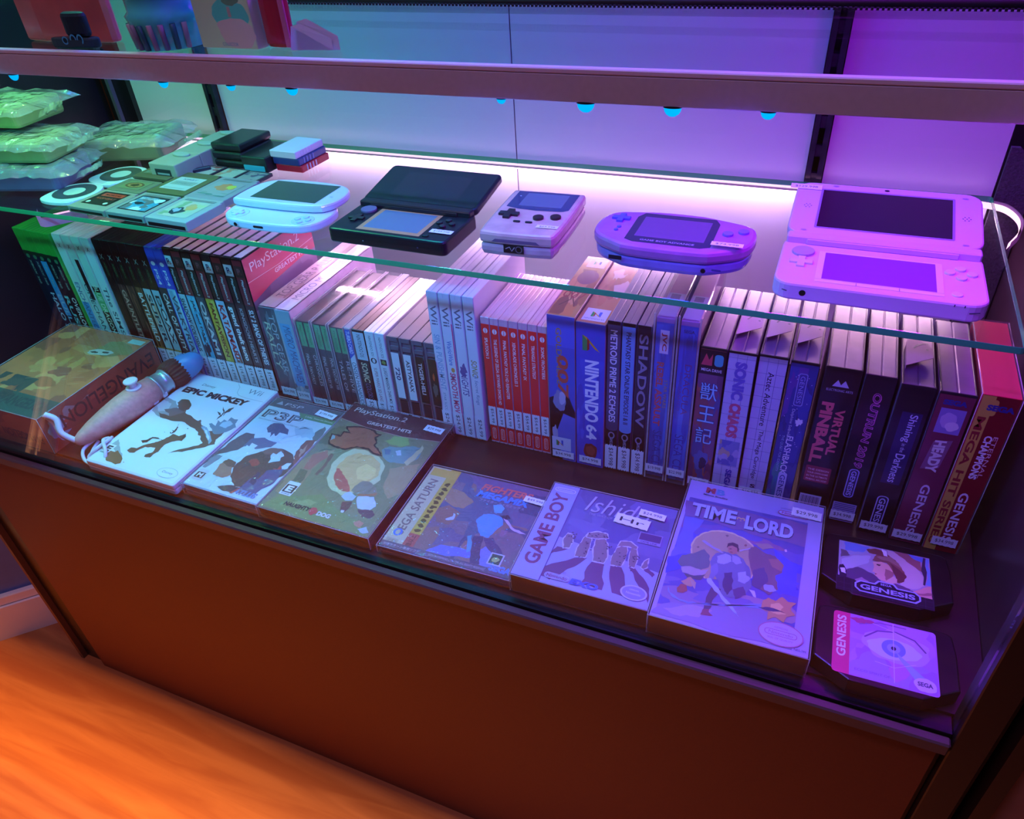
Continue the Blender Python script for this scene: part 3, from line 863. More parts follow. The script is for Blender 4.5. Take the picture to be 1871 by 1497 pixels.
  ('7c7068', [(45.4,112.9),(47.5,114.1),(49.0,112.8),(47.3,110.9)]),
  ('7c7068', [(23.1,89.9),(24.9,90.9),(25.8,89.4),(24.1,88.4)]),
  ('8c6458', [(63.7,105.8),(65.3,107.8),(66.6,105.9),(65.2,104.1)]),
  ('66767c', [(10.0,66.5),(12.6,75.4),(21.8,80.4),(30.4,88.8),(36.7,82.0),(38.0,68.4),(31.6,62.7),(22.4,64.7),(14.2,61.8)]),
  ('a8aab4', [(14.4,61.0),(22.5,64.4),(32.8,62.8),(38.4,66.0),(36.0,59.1),(27.0,54.3),(16.9,55.0)]),
  ('54606c', [(18.2,54.6),(28.2,54.4),(37.2,59.2),(33.7,51.6),(23.0,49.5)]),
  ('7c6474', [(68.4,103.8),(74.1,107.6),(83.5,101.8),(92.1,101.3),(100.4,92.0),(100.1,83.4),(94.8,78.1),(98.8,63.1),(91.7,54.1),(81.6,60.2),(72.9,80.6)]),
  ('a07c74', [(86.7,95.9),(94.8,98.7),(100.6,92.1),(98.8,84.6),(91.3,87.1)]),
  ('9c8c88', [(72.4,110.7),(84.4,114.8),(89.7,111.2),(80.6,105.3)]),
  ('9cacd0', [(85.7,65.0),(93.8,66.2),(97.9,61.1),(92.5,57.6),(87.6,59.1)]),
  ('585078', [(75.6,78.2),(84.4,84.7),(89.8,69.7),(84.3,57.9),(76.9,60.2)]),
  ('6c78a4', [(37.9,75.4),(40.9,87.0),(47.6,92.0),(57.5,92.8),(65.6,88.5),(73.3,77.3),(77.1,58.7),(71.7,47.0),(63.2,40.9),(53.8,40.7),(48.9,55.3),(42.6,63.2)]),
  ('a0b0d8', [(42.7,84.1),(49.2,89.9),(54.5,88.2),(56.1,81.7),(50.2,76.2),(44.7,76.0)]),
  ('98a4cc', [(55.4,90.3),(61.8,89.0),(65.2,83.1),(60.7,79.8),(56.7,81.9)]),
  ('44406c', [(51.9,66.4),(58.7,69.7),(61.8,50.0),(58.3,42.3),(53.4,50.3)]),
  ('9cb0dc', [(63.4,70.5),(70.1,74.5),(74.7,67.7),(71.0,59.8),(64.9,60.9)]),
  ('58487c', [(61.8,50.0),(70.3,56.3),(73.9,47.8),(65.7,40.1)]),
  ('c8d4ec', [(75.3,54.8),(80.0,54.8),(82.1,47.6),(79.7,48.3)]),
  ('544464', [(45.1,49.0),(52.7,46.8),(48.7,35.7),(47.5,22.7),(42.2,19.3),(42.0,33.3)]),
  ('8c4c60', [(40.8,14.2),(42.0,20.8),(46.9,22.5),(46.9,19.4),(51.0,16.3),(44.3,14.7)]),
  ('7c88b4', [(40.0,70.8),(44.1,75.8),(47.0,66.4),(44.0,55.2),(40.3,55.6)]),
  ('6470a0', [(66.1,85.2),(71.7,80.2),(74.4,69.3),(70.8,69.7)]),
  ('b48474', [(49.9,97.4),(51.1,101.4),(57.2,102.7),(59.7,99.0),(59.3,93.4),(55.3,90.6),(52.0,91.8)]),
  ('48303c', [(49.3,97.2),(49.4,102.7),(53.0,105.4),(58.2,104.8),(60.3,99.2),(60.1,93.7),(58.0,100.2),(53.6,101.4),(51.1,100.0)]),
  ('503440', [(51.8,97.0),(53.7,97.6),(53.9,96.8),(52.0,96.1)]),
  ('8c5450', [(52.9,93.4),(55.3,93.8),(55.3,92.7),(53.3,92.4)]),
  ('a8c8f0', [(39.1,55.2),(42.0,56.5),(50.2,47.5),(64.6,31.9),(72.2,21.5),(62.7,29.7),(47.4,43.3),(39.0,52.6)]),
  ('7c98e0', [(8.5,36.1),(11.4,28.9),(20.9,24.3),(36.4,25.0),(64.5,32.7),(86.3,42.0),(104.5,43.0),(82.5,36.0),(49.0,27.2),(28.6,22.0),(14.8,24.5),(9.0,31.3)]),
  ('c4a088', [(17.9,44.4),(25.0,51.9),(29.4,48.4),(28.3,41.4),(22.3,41.0)]),
  ('a85c58', [(16.1,35.5),(18.5,41.3),(23.4,41.4),(25.3,35.5),(21.8,31.8),(17.6,31.1)]),
  ('b8a89c', [(25.6,48.8),(30.8,47.3),(31.2,39.2),(28.0,43.0)]),
  ('c89870', [(88.1,46.5),(92.1,51.1),(98.1,49.3),(103.1,55.8),(108.1,52.0),(114.8,52.9),(111.0,45.3),(115.0,39.1),(108.6,35.4),(107.1,28.9),(100.0,32.3),(93.9,27.1),(93.9,36.2),(88.1,37.2)]),
  ('e8c48c', [(95.1,45.1),(101.6,48.2),(105.4,44.9),(102.6,39.3),(108.3,38.3),(100.8,35.6),(95.6,36.8)]),
  ('3c3c70', [(84.5,38.2),(93.4,40.9),(107.1,39.4),(93.8,36.9)]),
  ('a0a4c0', [(26.0,98.3),(28.3,100.0),(48.0,89.5),(46.2,88.9)]),
  ('b0b0c8', [(60.5,97.5),(69.6,104.2),(69.8,102.5),(62.0,96.2)]),
  ('d0cce0', [(98.9,111.7),(100.6,112.8),(101.5,109.9),(99.8,108.9)]),
 ],
 'mm': [
  ('a08468', [(33.1,79.8),(33.7,98.6),(50.5,96.0),(66.6,85.6),(60.7,73.5),(49.9,72.5)]),
  ('8c6c60', [(31.3,63.9),(44.0,73.1),(60.5,65.9),(56.2,47.4),(41.4,47.3)]),
  ('6474c4', [(48.5,7.6),(60.0,20.5),(91.3,22.0),(100.8,16.3),(66.6,7.0)]),
  ('7484d4', [(99.0,24.5),(104.0,32.9),(115.7,30.1),(126.5,16.3),(114.7,8.0),(104.1,8.7)]),
  ('4c9cdc', [(79.6,62.4),(83.6,72.3),(93.2,75.4),(105.0,73.2),(108.5,64.7),(104.8,56.3),(101.3,43.5),(92.7,42.9),(85.9,52.4)]),
  ('5cacdc', [(88.1,87.6),(95.8,91.4),(101.3,86.8),(100.8,79.2),(93.1,77.9)]),
  ('2c2c40', [(100.5,75.4),(108.1,79.1),(112.6,74.5),(105.9,71.0)]),
  ('8c6c84', [(109.5,57.9),(116.6,57.9),(114.8,49.1),(110.5,48.8)]),
  ('4c4460', [(86.5,40.8),(95.8,43.9),(100.5,25.0),(106.4,9.5),(99.8,3.0),(91.3,22.0)]),
  ('54486c', [(96.7,41.9),(106.0,45.0),(124.1,26.3),(126.5,16.3),(115.1,23.3),(104.9,31.0)]),
  ('4ca0b8', [(80.2,38.7),(84.0,42.3),(91.3,22.0),(88.4,18.7)]),
  ('c8b4d4', [(105.0,73.2),(111.1,71.5),(119.6,63.6),(128.2,61.7),(135.2,59.4),(128.7,58.4),(118.9,61.0),(110.8,67.8)]),
  ('b0c4e4', [(48.7,53.4),(54.4,59.0),(54.0,63.8),(56.6,62.2),(57.2,55.0),(51.0,52.4)]),
 ],
}
def draw(P, key, w, h, smooth=0):
    for col, pts in ART[key]:
        pts = [(min(w - 1, max(1, x)), min(h - 1, max(1, y))) for x, y in pts]
        rn = random.Random(len(pts) + int(pts[0][0] * 10))
        q = []
        for i, p in enumerate(pts):
            r = pts[(i + 1) % len(pts)]
            dx, dy = r[0] - p[0], r[1] - p[1]
            q.append(p)
            if abs(dx) + abs(dy) > 4:
                for t in (0.28, 0.5, 0.74):
                    j = rn.uniform(-0.055, 0.055)
                    q.append((min(w - 1, max(1, p[0] + dx * t - dy * j)), min(h - 1, max(1, p[1] + dy * t + dx * j))))
        P.poly(q, col)

# ------------------------------------------------------------------ standing cases
def place_case(name, label, cat, group, x0, x1, y, H, D):
    t = thing(name, label, cat, ((x0 + x1) / 2, y, 0.0003), 0, group)
    return t, (x1 - x0)

def keep_shell(t, w, H, D, col, rough=0.3, lip=0.0, name='case_shell', clear=False, split=True):
    b = bmesh.new()
    g = 0.0003 if split else 0
    if split:
        box(b, -w / 2, -g, 0.0, D, 0, H, 0.0006, 1)
        box(b, g, w / 2, 0.0, D, 0, H, 0.0006, 1)
        box(b, -w / 2 + 0.0012, w / 2 - 0.0012, 0.0002, D - 0.001, 0.001, H - 0.0004)
    else:
        box(b, -w / 2, w / 2, 0.0, D, 0, H, 0.0011, 2)
    if lip:
        box(b, -w / 2 - 0.0002, -w / 2 + 0.0012, 0.002, D - 0.004, H - 0.002, H + lip, 0.0003)
        box(b, w / 2 - 0.0012, w / 2 + 0.0002, 0.002, D - 0.004, H - 0.002, H + lip, 0.0003)
    return obj(name, b, col if not isinstance(col, str) else mat(col, rough), t)

def spine(t, w, H, mt=1.2, mb=1.2, ms=0.5, lift=0.0003):
    """printed sheet on the narrow front face; returns Print plus size in mm"""
    P = Print((-w / 2, 0, 0), (1, 0, 0), (0, 0, 1), lift)
    P.W = w * 1000; P.H = H * 1000; P.mt = mt; P.mb = mb; P.ms = ms
    return P

def vtext(P, s, y0, y1, h, col, cx=None, bold=0.0, shear=0.0):
    """lettering reading downwards, from y1 (top) to y0"""
    P.text(s, P.W / 2 if cx is None else cx, (y0 + y1) / 2, y1 - y0, h, col, rot=-90, bold=bold, shear=shear)

def vstick(t, w, s, h=0.034, z=0.002):
    return sticker(t, (-w / 2 + 0.0004, 0, z), (1, 0, 0), (0, 0, 1), w * 1000 - 0.8, h * 1000, s, rot=-90)

def dvd(x, w, label, group, shell, fn, H=0.190, D=0.135, y=0.604, price=None, lip=0.0, name='game_case'):
    t, w = place_case(name, label, 'game case', group, x, x + w, y, H, D)
    keep_shell(t, w, H, D, shell, lip=lip)
    P = spine(t, w, H)
    fn(P)
    P.finish('spine_sleeve', t)
    if price:
        vstick(t, w, price)
    return t

W_ = 'e9edf2'
rnd = random.Random(5)
# five green-capped cases, far left
def green_spine(body, title, tcol, band=None):
    def f(P):
        P.rect(0.5, 2, P.W - 1, 150, body)
        P.rect(0.5, 152, P.W - 1, 6, '123018')
        P.ell(P.W / 2, 150, 3.2, 3.2, '3e7a58')
        if band:
            P.rect(1.5, 62, P.W - 3, 84, band)
        vtext(P, 'XBOX 360', 108, 144, 3.6, '9fc0b4')
        if title:
            vtext(P, title, 38, 96, P.W * 0.55, tcol, bold=0.02)
        P.art(1, 4, P.W - 2, 34, [body, '1c3a44', '20303c'], int(P.W * 100) + len(title), 8)
    return f
gx = -1.0
gs = [('101c2c', '', W_, None, 'plain near-black spine'), ('14203c', 'HALO 5', 'b8d4ee', None, 'navy spine with pale lettering'),
      ('141c2c', 'BULLY', '8fc6e8', '2c9be0', 'bright blue band on its spine'), ('101820', 'RUSE', '7ad0d8', None, 'black spine with a small teal title'),
      ('141820', 'OVERLORD', 'd6e2e6', None, 'black spine with white title')]
for i, (bcol, ti, tc, band, d) in enumerate(gs):
    dvd(gx + i * 0.0146, 0.0142, '%s of five green-capped cases, %s' % (ORD[i], d), 'green game cases at the far left of the row', mat('2aa63c', 0.25, trans=0.0), green_spine(bcol, ti, tc, band), y=0.598 + 0.001 * (4 - i))
# four pale spines
def pale(title, body, tcol, low, seed):
    def f(P):
        P.rect(0.5, 2, P.W - 1, 186, body)
        P.text('X', P.W / 2, 174, 5, 6, '2c3c44', bold=0.01)
        P.rect(P.W * .5, 96, P.W * .45, 60, '14181e') if low == 1 else None
        if low == 2:
            P.rect(1, 22, P.W - 2, 96, '101418')
            P.rect(1, 80, P.W - 2, 30, '54b878')
        if low == 0:
            P.rect(1, 30, P.W - 2, 60, '3aa0dc')
        vtext(P, title, 46, 120, P.W * 0.5, tcol, bold=0.01)
        P.art(1, 4, P.W - 2, 26, ['88c4c8', '4c6a74', 'b8ccc8'], seed, 8)
    return f
ps = [('ENCHANTED', 'bfe6e2', '2060a0', 0, 'pale spine with a blue lower band'), ('ONECHAN', 'a9dcd8', '204a5c', 1, 'pale teal spine with a black slot'),
      ('BLUE DRAGON', 'aee0d6', 'c8f0d8', 2, 'pale top over a black and green spine'), ('The SIMS', 'c4e6e8', '24586a', 3, 'all pale blue spine')]
for i, (ti, bcol, tc, low, d) in enumerate(ps):
    dvd(-0.9265 + i * 0.0170, 0.0150, '%s of four pale cases, %s' % (ORD[i], d), 'pale game cases beside the green-capped ones', 'c8d8d0', pale(ti, bcol, tc, low, 40 + i), y=0.602)
# six black spines with an X
def blackx(title, low, tcol, seed, cols):
    def f(P):
        P.rect(0.5, 2, P.W - 1, 186, '0e0f12')
        P.text('X', P.W / 2, 166, 6, 7, '9aa8a0', bold=0.0)
        vtext(P, 'XBOX', 138, 158, 3.5, '3a6a44')
        P.rect(1, 36, P.W - 2, 92, low)
        P.art(1, 36, P.W - 2, 92, cols, seed, 10)
        vtext(P, title, 46, 120, P.W * 0.5, tcol, bold=0.02)
        P.rect(1, 34, P.W - 2, 3, 'b08c40')
    return f
xs6 = [('', '1a1216', W_, ['241418', '301a1c'], 'all-dark spine'), ('GAUNTLET', '5a3434', 'c8a090', ['6a3c3c', '402828'], 'brown-red spine'),
       ('', '4a2c2c', W_, ['7a4a3c', '2a1a1a'], 'dark red spine with a blue strip'), ('BATTLEFIELD', '7a5038', 'e4e8e8', ['9a6a48', '503020'], 'rust spine with tall white title'),
       ('SUPER', 'b8cfd0', '20303c', ['c8a890', 'a8c8cc'], 'pale lower half with orange flecks'), ('DOAX', '9cc4cc', '202830', ['d0e0e0', '80a8b0'], 'pale blue lower half')]
for i, (ti, low, tc, cols, d) in enumerate(xs6):
    dvd(-0.8575 + i * 0.0147, 0.0143, '%s of six black-topped cases, %s' % (ORD[i], d), 'black game cases marked X', '151619', blackx(ti, low, tc, 60 + i, cols), y=0.604, price='$14.99' if i > 2 else None)
# two blue
def ps4(title, tcol, cols, seed):
    def f(P):
        P.rect(0.5, 134, P.W - 1, 52, '2648c0')
        P.rect(0.5, 2, P.W - 1, 132, cols[0])
        P.art(1, 4, P.W - 2, 128, cols, seed, 14)
        P.ell(P.W / 2, 168, 3.4, 3.0, 'e4e8f2')
        vtext(P, 'PS4', 138, 160, 5, 'e4e8f2', bold=0.01)
        vtext(P, title, 40, 126, P.W * 0.5, tcol, bold=0.02)
    return f
for i, (ti, tc, cols, d) in enumerate([('CALL OF DUTY', 'e0e6e6', ['2c3038', '4a4a4a', '60544c'], 'grey lower spine'), ('VALKYRIA', '3a4c58', ['8cc8dc', 'a8d8e4', '70a8c0'], 'sky blue lower spine')]):
    dvd(-0.7685 + i * 0.0145, 0.0140, '%s of the two cases with royal blue tops, %s' % (ORD[i], d), 'royal blue topped game cases', '2444b4', ps4(ti, tc, cols, 80 + i), y=0.604, H=0.172 if False else 0.190, price='$19.99')
# eight PS2
def ps2(title, body, tcol, cols, white, seed, th=0.5, head='7a2430'):
    def f(P):
        P.rect(0.5, 2, P.W - 1, 186, body)
        P.art(1, 36, P.W - 2, 90, cols, seed, 12)
        P.rect(0.5, 128, P.W - 1, 60, head)
        P.rect(1.2, 166, P.W - 2.4, 15, 'dfe2e6' if white else '3a2a2e')
        P.text('P', P.W / 2 - .5, 173.5, 4.5, 8, '1c2a60' if white else '94505a', bold=0.03)
        P.text('S', P.W / 2 + 1.5, 171.5, 5, 4, 'b04030' if white else '6a3a42', bold=0.02)
        vtext(P, 'PlayStation.2', 130, 163, 4.2, 'e6dede', bold=0.01, shear=0.15)
        vtext(P, title, 42, 122, P.W * th, tcol, bold=0.03)
    return f
p8 = [('SHADOW COLOSSUS', 'a8cdd4', '28404a', ['b8dce0', '90b8c4'], True, '1c1c20', 'white logo above a pale blue spine', 0.45),
      ('JAK and DAXTER', '3fb0cf', '24343c', ['48c0dc', '2c3c40', '60c8dc'], False, '8a2836', 'turquoise spine', 0.35),
      ('OKAMI', '46505a', 'd6dcd8', ['5a646c', '384048', '8a9aa0'], True, '222024', 'grey spine', 0.5),
      ('FANTAVISION', 'c8a83c', '8a2c24', ['d8b840', 'e0c860'], False, '8a2836', 'yellow spine', 0.4),
      ('KATAMARI', 'aac8dc', 'c03030', ['c8e0ec', '88503c', '90b8d0'], True, '1c1c20', 'pale blue and brown spine', 0.55),
      ('grand theft auto', '2a2024', 'f0f4f4', ['3a2c30', '24383c'], False, '8a2836', 'black spine with chunky white title', 0.62),
      ('KINGDOM HEARTS', '2c262e', '9aa0a8', ['3a343c', '242028'], True, '1a1a1e', 'dark spine with thin grey title', 0.35),
      ('SLY 2 BAND OF THIEVES', '34222c', 'dfe8f0', ['402a34', '2a2440'], False, '7a2430', 'dark spine with white title beside exposed pink cover', 0.5)]
for i, (ti, bc, tc, cols, wh, hd, d, th) in enumerate(p8):
    t = dvd(-0.7432 + i * 0.0156, 0.0146, '%s of eight dark cases, %s' % (ORD[i], d), 'red and black topped game cases', '17171a', ps2(ti, bc, tc, cols, wh, 100 + i, th, hd), y=0.606, price='$14.998')
    # white paper edges visible along the top of the case
    b = bmesh.new(); box(b, -0.0052, 0.0052, 0.004, 0.130, 0.1898, 0.1906); obj('paper_insert', b, mat('d8b8cc', 0.6), t)
    if i == 7:
        # its exposed front cover, facing right
        P = Print((0.0074, 0.001, 0.001), (0, 1, 0), (0, 0, 1), 0.0003)
        P.rect(0, 0, 133, 188, '9a86a4')
        P.art(0, 0, 133, 150, ['a890b0', '7c6888', 'b8a0bc', '8c7494'], 7, 16)
        P.blob(66, 92, 34, 24, '8888c4', 3, 0.12)
        P.blob(32, 100, 9, 20, 'c8b4d0', 5, 0.2, rot=30)
        for k in range(5):
            P.blob(50 + k * 15, 74 + (k % 2) * 12, 5, 7, 'e4d4e4', 10 + k, 0.15)
        P.rect(0, 146, 133, 42, 'd04a6c')
        P.poly([(0, 146), (0, 132), (40, 140), (133, 148)], 'd04a6c')
        P.line([(0, 158), (60, 156), (133, 160)], 0.8, 'f0c8d4')
        P.text('PlayStation.2', 58, 172, 96, 15, 'f4e4ec', bold=0.0)
        P.text('GREATEST HITS', 84, 151, 70, 6, 'f4e4ec', bold=0.02)
        P.finish('front_cover', t, 'pink cover reading PlayStation 2 Greatest Hits')

# two cardboard boxes
def carton(x0, x1, H, D, y, label, cols, fn, topcol, price, seed):
    t, w = place_case('game_box', label, 'game box', None, x0, x1, y, H, D)
    b = bmesh.new()
    box(b, -w / 2, w / 2, 0, D, 0, H, 0.0008)
    rn = random.Random(seed)
    for v in b.verts:
        if v.co.z > H * 0.5:
            v.co.z += rn.uniform(-0.0018, 0.0006)
        v.co.x += rn.uniform(-0.0005, 0.0005)
    obj('carton', b, mat(topcol, 0.55, noise=0.12, nscale=60), t)
    P = spine(t, w, H, lift=0.0012); fn(P); P.finish('printed_side', t)
    P = Print((-w / 2, 0, H), (1, 0, 0), (0, 1, 0), 0.0008)
    P.rect(1, 1, P_w(w), D * 1000 - 2, topcol)
    P.art(1, 4, P_w(w), D * 1000 - 8, cols, seed, 12)
    P.text(fn.title, w * 500, D * 450, D * 620, w * 480, fn.tcol, rot=90, bold=0.0)
    P.finish('printed_top', t)
    sticker(t, (-w / 2 + 0.001, 0, 0.004), (1, 0, 0), (0, 0, 1), w * 1000 - 2, 13, price, lift=0.002)
    return t
def P_w(w):
    return w * 1000 - 2
def tg(P):
    P.rect(0.4, 0.4, P.W - 0.8, P.H - 0.8, '3c4450')
    P.art(1, 1, P.W - 2, P.H - 2, ['4c5864', '2c3440', '60707c', '504858'], 21, 26, smin=0.05, smax=0.2)
    vtext(P, 'TOP GEAR', 40, 124, 8, '9fb0b8', cx=17, bold=0.0)
    vtext(P, 'RALLY', 44, 112, 8, 'c0c8a8', cx=8, bold=0.0, shear=0.2)
tg.title = 'TOP GEAR RALLY'; tg.tcol = '5a4a60'
def wm(P):
    P.rect(0.4, 0.4, P.W - 0.8, P.H - 0.8, '8aa8b8')
    P.rect(3, 24, P.W - 7, 92, '48a0cc')
    P.art(1, 1, P.W - 2, 26, ['b8c4c8', '606c78', '9ab0b8'], 22, 12)
    vtext(P, 'MICRO MACHINES', 30, 112, 10, '24507c', cx=12, bold=0.0, shear=0.2)
wm.title = 'MICRO MACHINES'; wm.tcol = '8a78a8'
carton(-0.6095, -0.5845, 0.133, 0.188, 0.602, 'worn dark grey cardboard box standing just right of the pink-covered case', ['b8a0a8', '8a7478', 'a89094'], tg, 'a890a0', '$24.998', 31)
carton(-0.5835, -0.5615, 0.134, 0.188, 0.600, 'worn pale cardboard box with a blue side panel, right of the dark grey box', ['e0c8dc', 'c8b0d0', 'd8c0e0'], wm, 'd8c4d8', '$19.998', 32)

# three wide jewel cases with green bands
for i, (x0, x1) in enumerate([(-0.5600, -0.5362), (-0.5352, -0.5124), (-0.5114, -0.4892)]):
    t, w = place_case('jewel_case', '%s of three wide clear jewel cases with green-banded dark spines' % ORD[i], 'disc case', 'clear jewel cases with green bands', x0, x1, 0.600, 0.125, 0.142)
    b = bmesh.new(); box(b, -w / 2, w / 2, 0, 0.142, 0, 0.125, 0.0006); obj('clear_shell', b, M_CLEAR, t)
    b = bmesh.new()
    for sx in (-1, 1):
        box(b, sx * (w / 2 - 0.0009) - 0.0006, sx * (w / 2 - 0.0009) + 0.0006, 0.0004, 0.0016, 0.001, 0.124)
        box(b, sx * (w / 2 - 0.0009) - 0.0006, sx * (w / 2 - 0.0009) + 0.0006, 0.0016, 0.141, 0.1232, 0.1246)
    obj('case_edges', b, M_RIM, t)
    b = bmesh.new(); box(b, -w / 2 + 0.0022, w / 2 - 0.0022, 0.0026, 0.139, 0.002, 0.1215); obj('disc_tray', b, mat('3a2c3c', 0.4), t)
    P = Print((-w / 2, 0.0026, 0), (1, 0, 0), (0, 0, 1), 0.0002); P.W = w * 1000
    for q, cx in enumerate((P.W * 0.27, P.W * 0.73)):
        P.rect(cx - 4.3, 14, 8.6, 106, '2c2a33')
        P.rect(cx - 4.3, 86, 8.6, 34, '44b070')
        P.text('PlayStation', cx, 103, 26, 3.2, '1c3c2c', rot=-90)
        P.text(['FINAL FANTASY', 'CHRONICLES', 'FINAL FANTASY VII', 'FINAL FANTASY VIII', 'TALES OF', 'RE-HIVE'][i * 2 + q], cx, 52, 46, 4.4, 'c8ccd4', rot=-90)
    P.rect(P.W / 2 - 0.9, 4, 1.8, 116, '1a1218')
    P.finish('spine_inserts', t)
    sticker(t, (-w / 2 + 0.001, 0, 0.001), (1, 0, 0), (0, 0, 1), w * 1000 - 2, 11, ['$24.998', '$35.998', '$19.998'][i])
# hucard case
t, w = place_case('card_game_case', 'slim clear case with a blue-topped white spine, right of the green-banded cases', 'game case', None, -0.4884, -0.4790, 0.600, 0.125, 0.142)
b = bmesh.new(); box(b, -w / 2, w / 2, 0, 0.142, 0, 0.125, 0.0008); obj('clear_shell', b, M_RIM, t)
P = spine(t, w, 0.125); P.rect(1, 3, P.W - 2, 120, 'cfe0ee'); P.poly([(1, 82), (P.W - 1, 90), (P.W - 1, 123), (1, 123)], '2a5cc8')
vtext(P, 'TURBO CARD', 90, 121, 5, 'e8f0ff', bold=0.01); vtext(P, 'ONSEN HANAFUDA', 12, 78, 5.5, '2c3c54', bold=0.0); P.finish('spine_sleeve', t)
# handheld card cases
def dscase(x0, x1, label, shell, fn, price):
    t, w = place_case('game_case', label, 'game case', None, x0, x1, 0.600, 0.125, 0.137)
    keep_shell(t, w, 0.125, 0.137, shell)
    P = spine(t, w, 0.125); fn(P); P.finish('spine_sleeve', t)
    if price: vstick(t, w, price, 0.026)
def f1(P):
    P.rect(0.6, 2, P.W - 1.2, 121, '15141c'); P.rect(0.6, 84, P.W - 1.2, 38, 'c4d4e0')
    vtext(P, 'NINTENDO DS', 88, 119, 5, '28303c'); vtext(P, 'SONIC', 52, 80, 8, 'd8d8b0', bold=0.02, shear=0.1); vtext(P, 'COLORS', 28, 50, 7, '6070a0', shear=0.1)
def f2(P):
    P.rect(0.6, 2, P.W - 1.2, 121, W_); vtext(P, 'NINTENDO 3DS', 92, 120, 3.2, '404c5c'); P.ell(P.W / 2, 86, 4, 4, '23252c'); P.ell(P.W / 2, 86, 2, 3, W_)
    vtext(P, 'SUPER MARIO 3D LAND', 26, 76, 4.2, 'b05060')
def f3(P):
    P.rect(0.6, 2, P.W - 1.2, 121, W_); vtext(P, 'NINTENDO 3DS', 92, 120, 3.2, '404c5c'); P.rect(P.W / 2 - 4, 82, 8, 8, '23252c'); P.blob(P.W / 2, 86, 2.6, 2.6, '8aa84c', 3)
    vtext(P, "LUIGI'S MANSION: DARK MOON", 22, 78, 4.2, '30384c', bold=0.01)
dscase(-0.4775, -0.4615, 'short black case with pale top half and white title beside two white cases', '201c24', f1, '$24.99')
dscase(-0.4608, -0.4480, 'slim white case with a small red title, beside the short black case', 'e4e0ea', f2, '$19.99')
dscase(-0.4474, -0.4346, 'slim white case with a small black title, left of the grey cartridges', 'e4e0ea', f3, '$24.99')
# four grey cartridges on their side
nn = [('720', W_, '20306a', 'white label reading 720'), ('ASTYANAX', W_, '302c34', 'white label with spaced lettering'), ('TIGER-HELI', '1c181c', 'dce0e4', 'black label with small white title'), ('', '1c181c', 'c08050', 'black label with a small orange emblem')]
for i, (ti, lc, tc, d) in enumerate(nn):
    x0 = -0.4315 + i * 0.0158
    t, w = place_case('game_cartridge', '%s of four grey cartridges standing on edge, %s' % (ORD[i], d), 'cartridge', 'grey cartridges standing on edge', x0, x0 + 0.0152, 0.600, 0.124, 0.118)
    b = bmesh.new()
    H = 0.124
    box(b, -w / 2, w / 2, 0.0012, 0.118, 0, H, 0.0005)
    box(b, -w / 2, -w / 2 + 0.0032, 0, 0.0014, 0, H, 0.0003)
    for z0, z1 in ((0, 0.002), (0.036, 0.038), (0.106, 0.112), (0.118, H)):
        box(b, -w / 2 + 0.0032, w / 2 - 0.0002, 0, 0.0014, z0, z1, 0.0002)
    box(b, w / 2 - 0.0014, w / 2, 0, 0.0014, 0, H, 0.0002)
    obj('cartridge_body', b, mat('6e6874', 0.5), t)
    b = bmesh.new(); box(b, -w / 2 + 0.0034, w / 2 - 0.0016, 0.0002, 0.0013, 0.003, 0.035); obj('recess', b, mat('2a242c', 0.6), t)
    P = spine(t, w, H, lift=0.0016); P.rect(3.6, 40, P.W - 5.2, 64, lc)
    if ti: vtext(P, ti, 52 if i else 66, 96 if i else 84, 5 if i else 6, tc, cx=P.W / 2 + 1, bold=0.02)
    else: P.blob(P.W / 2 + 1, 62, 3, 9, '5c6460', 4, 0.3); P.blob(P.W / 2 + 1, 80, 1.4, 5, 'c06038', 8, 0.3)
    P.finish('end_label', t)
    sticker(t, (-w / 2 + 0.002, 0, 0.002), (1, 0, 0), (0, 0, 1), 11, 15, '$9.99', lift=0.0016, rot=-90)
# four tall white cases
def wii(title, tcol, fn=None):
    def f(P):
        P.rect(0.8, 2, P.W - 1.6, 182, 'dfe5f0')
        vtext(P, 'Wii', 150, 174, 7.5, '6a7284', bold=0.01)
        if fn: fn(P)
        if title: vtext(P, title, 52, 130, 6.4, tcol, bold=0.01)
    return f
def sm(P):
    vtext(P, 'WarioWare', 100, 132, 5.5, '5a8ad0', bold=0.02); P.ell(P.W / 2 + 1, 94, 2.2, 3.2, 'e0a050'); vtext(P, 'SMOOTH MOVES', 26, 90, 7, 'e0507c', bold=0.03); P.rect(P.W - 1.4, 4, 1.2, 150, 'e8407c')
def sp(P):
    vtext(P, 'STAR SUCCESSOR', 20, 60, 3, '7088a0'); vtext(P, 'SIN & PUNISHMENT', 64, 138, 7, '8ab4d4', bold=0.01)
def nk(P):
    P.blob(P.W / 2, 96, 4, 8, '6a5a9c', 8, 0.5); vtext(P, 'NiGHTS', 62, 92, 8, '5a4c98', bold=0.01, shear=0.2)
def sr(P):
    vtext(P, 'SONIC', 90, 112, 7, 'b0a060', bold=0.02, shear=0.15); vtext(P, '& Secret Rings', 52, 92, 5, '5c7ca4', shear=0.2)
for i, (x0, x1, f, d) in enumerate([(-0.3715, -0.3585, sp, 'pale blue title'), (-0.3575, -0.3443, sm, 'pink title and pink right edge'), (-0.3432, -0.3302, nk, 'violet scrawled title'), (-0.3292, -0.3162, sr, 'gold and blue title')]):
    dvd(x0, x1 - x0, '%s of four tall white cases, %s' % (ORD[i], d), 'tall white game cases', 'dfe0f0', wii('', '000000', f), H=0.190, D=0.140, y=0.600, price='$24.99')
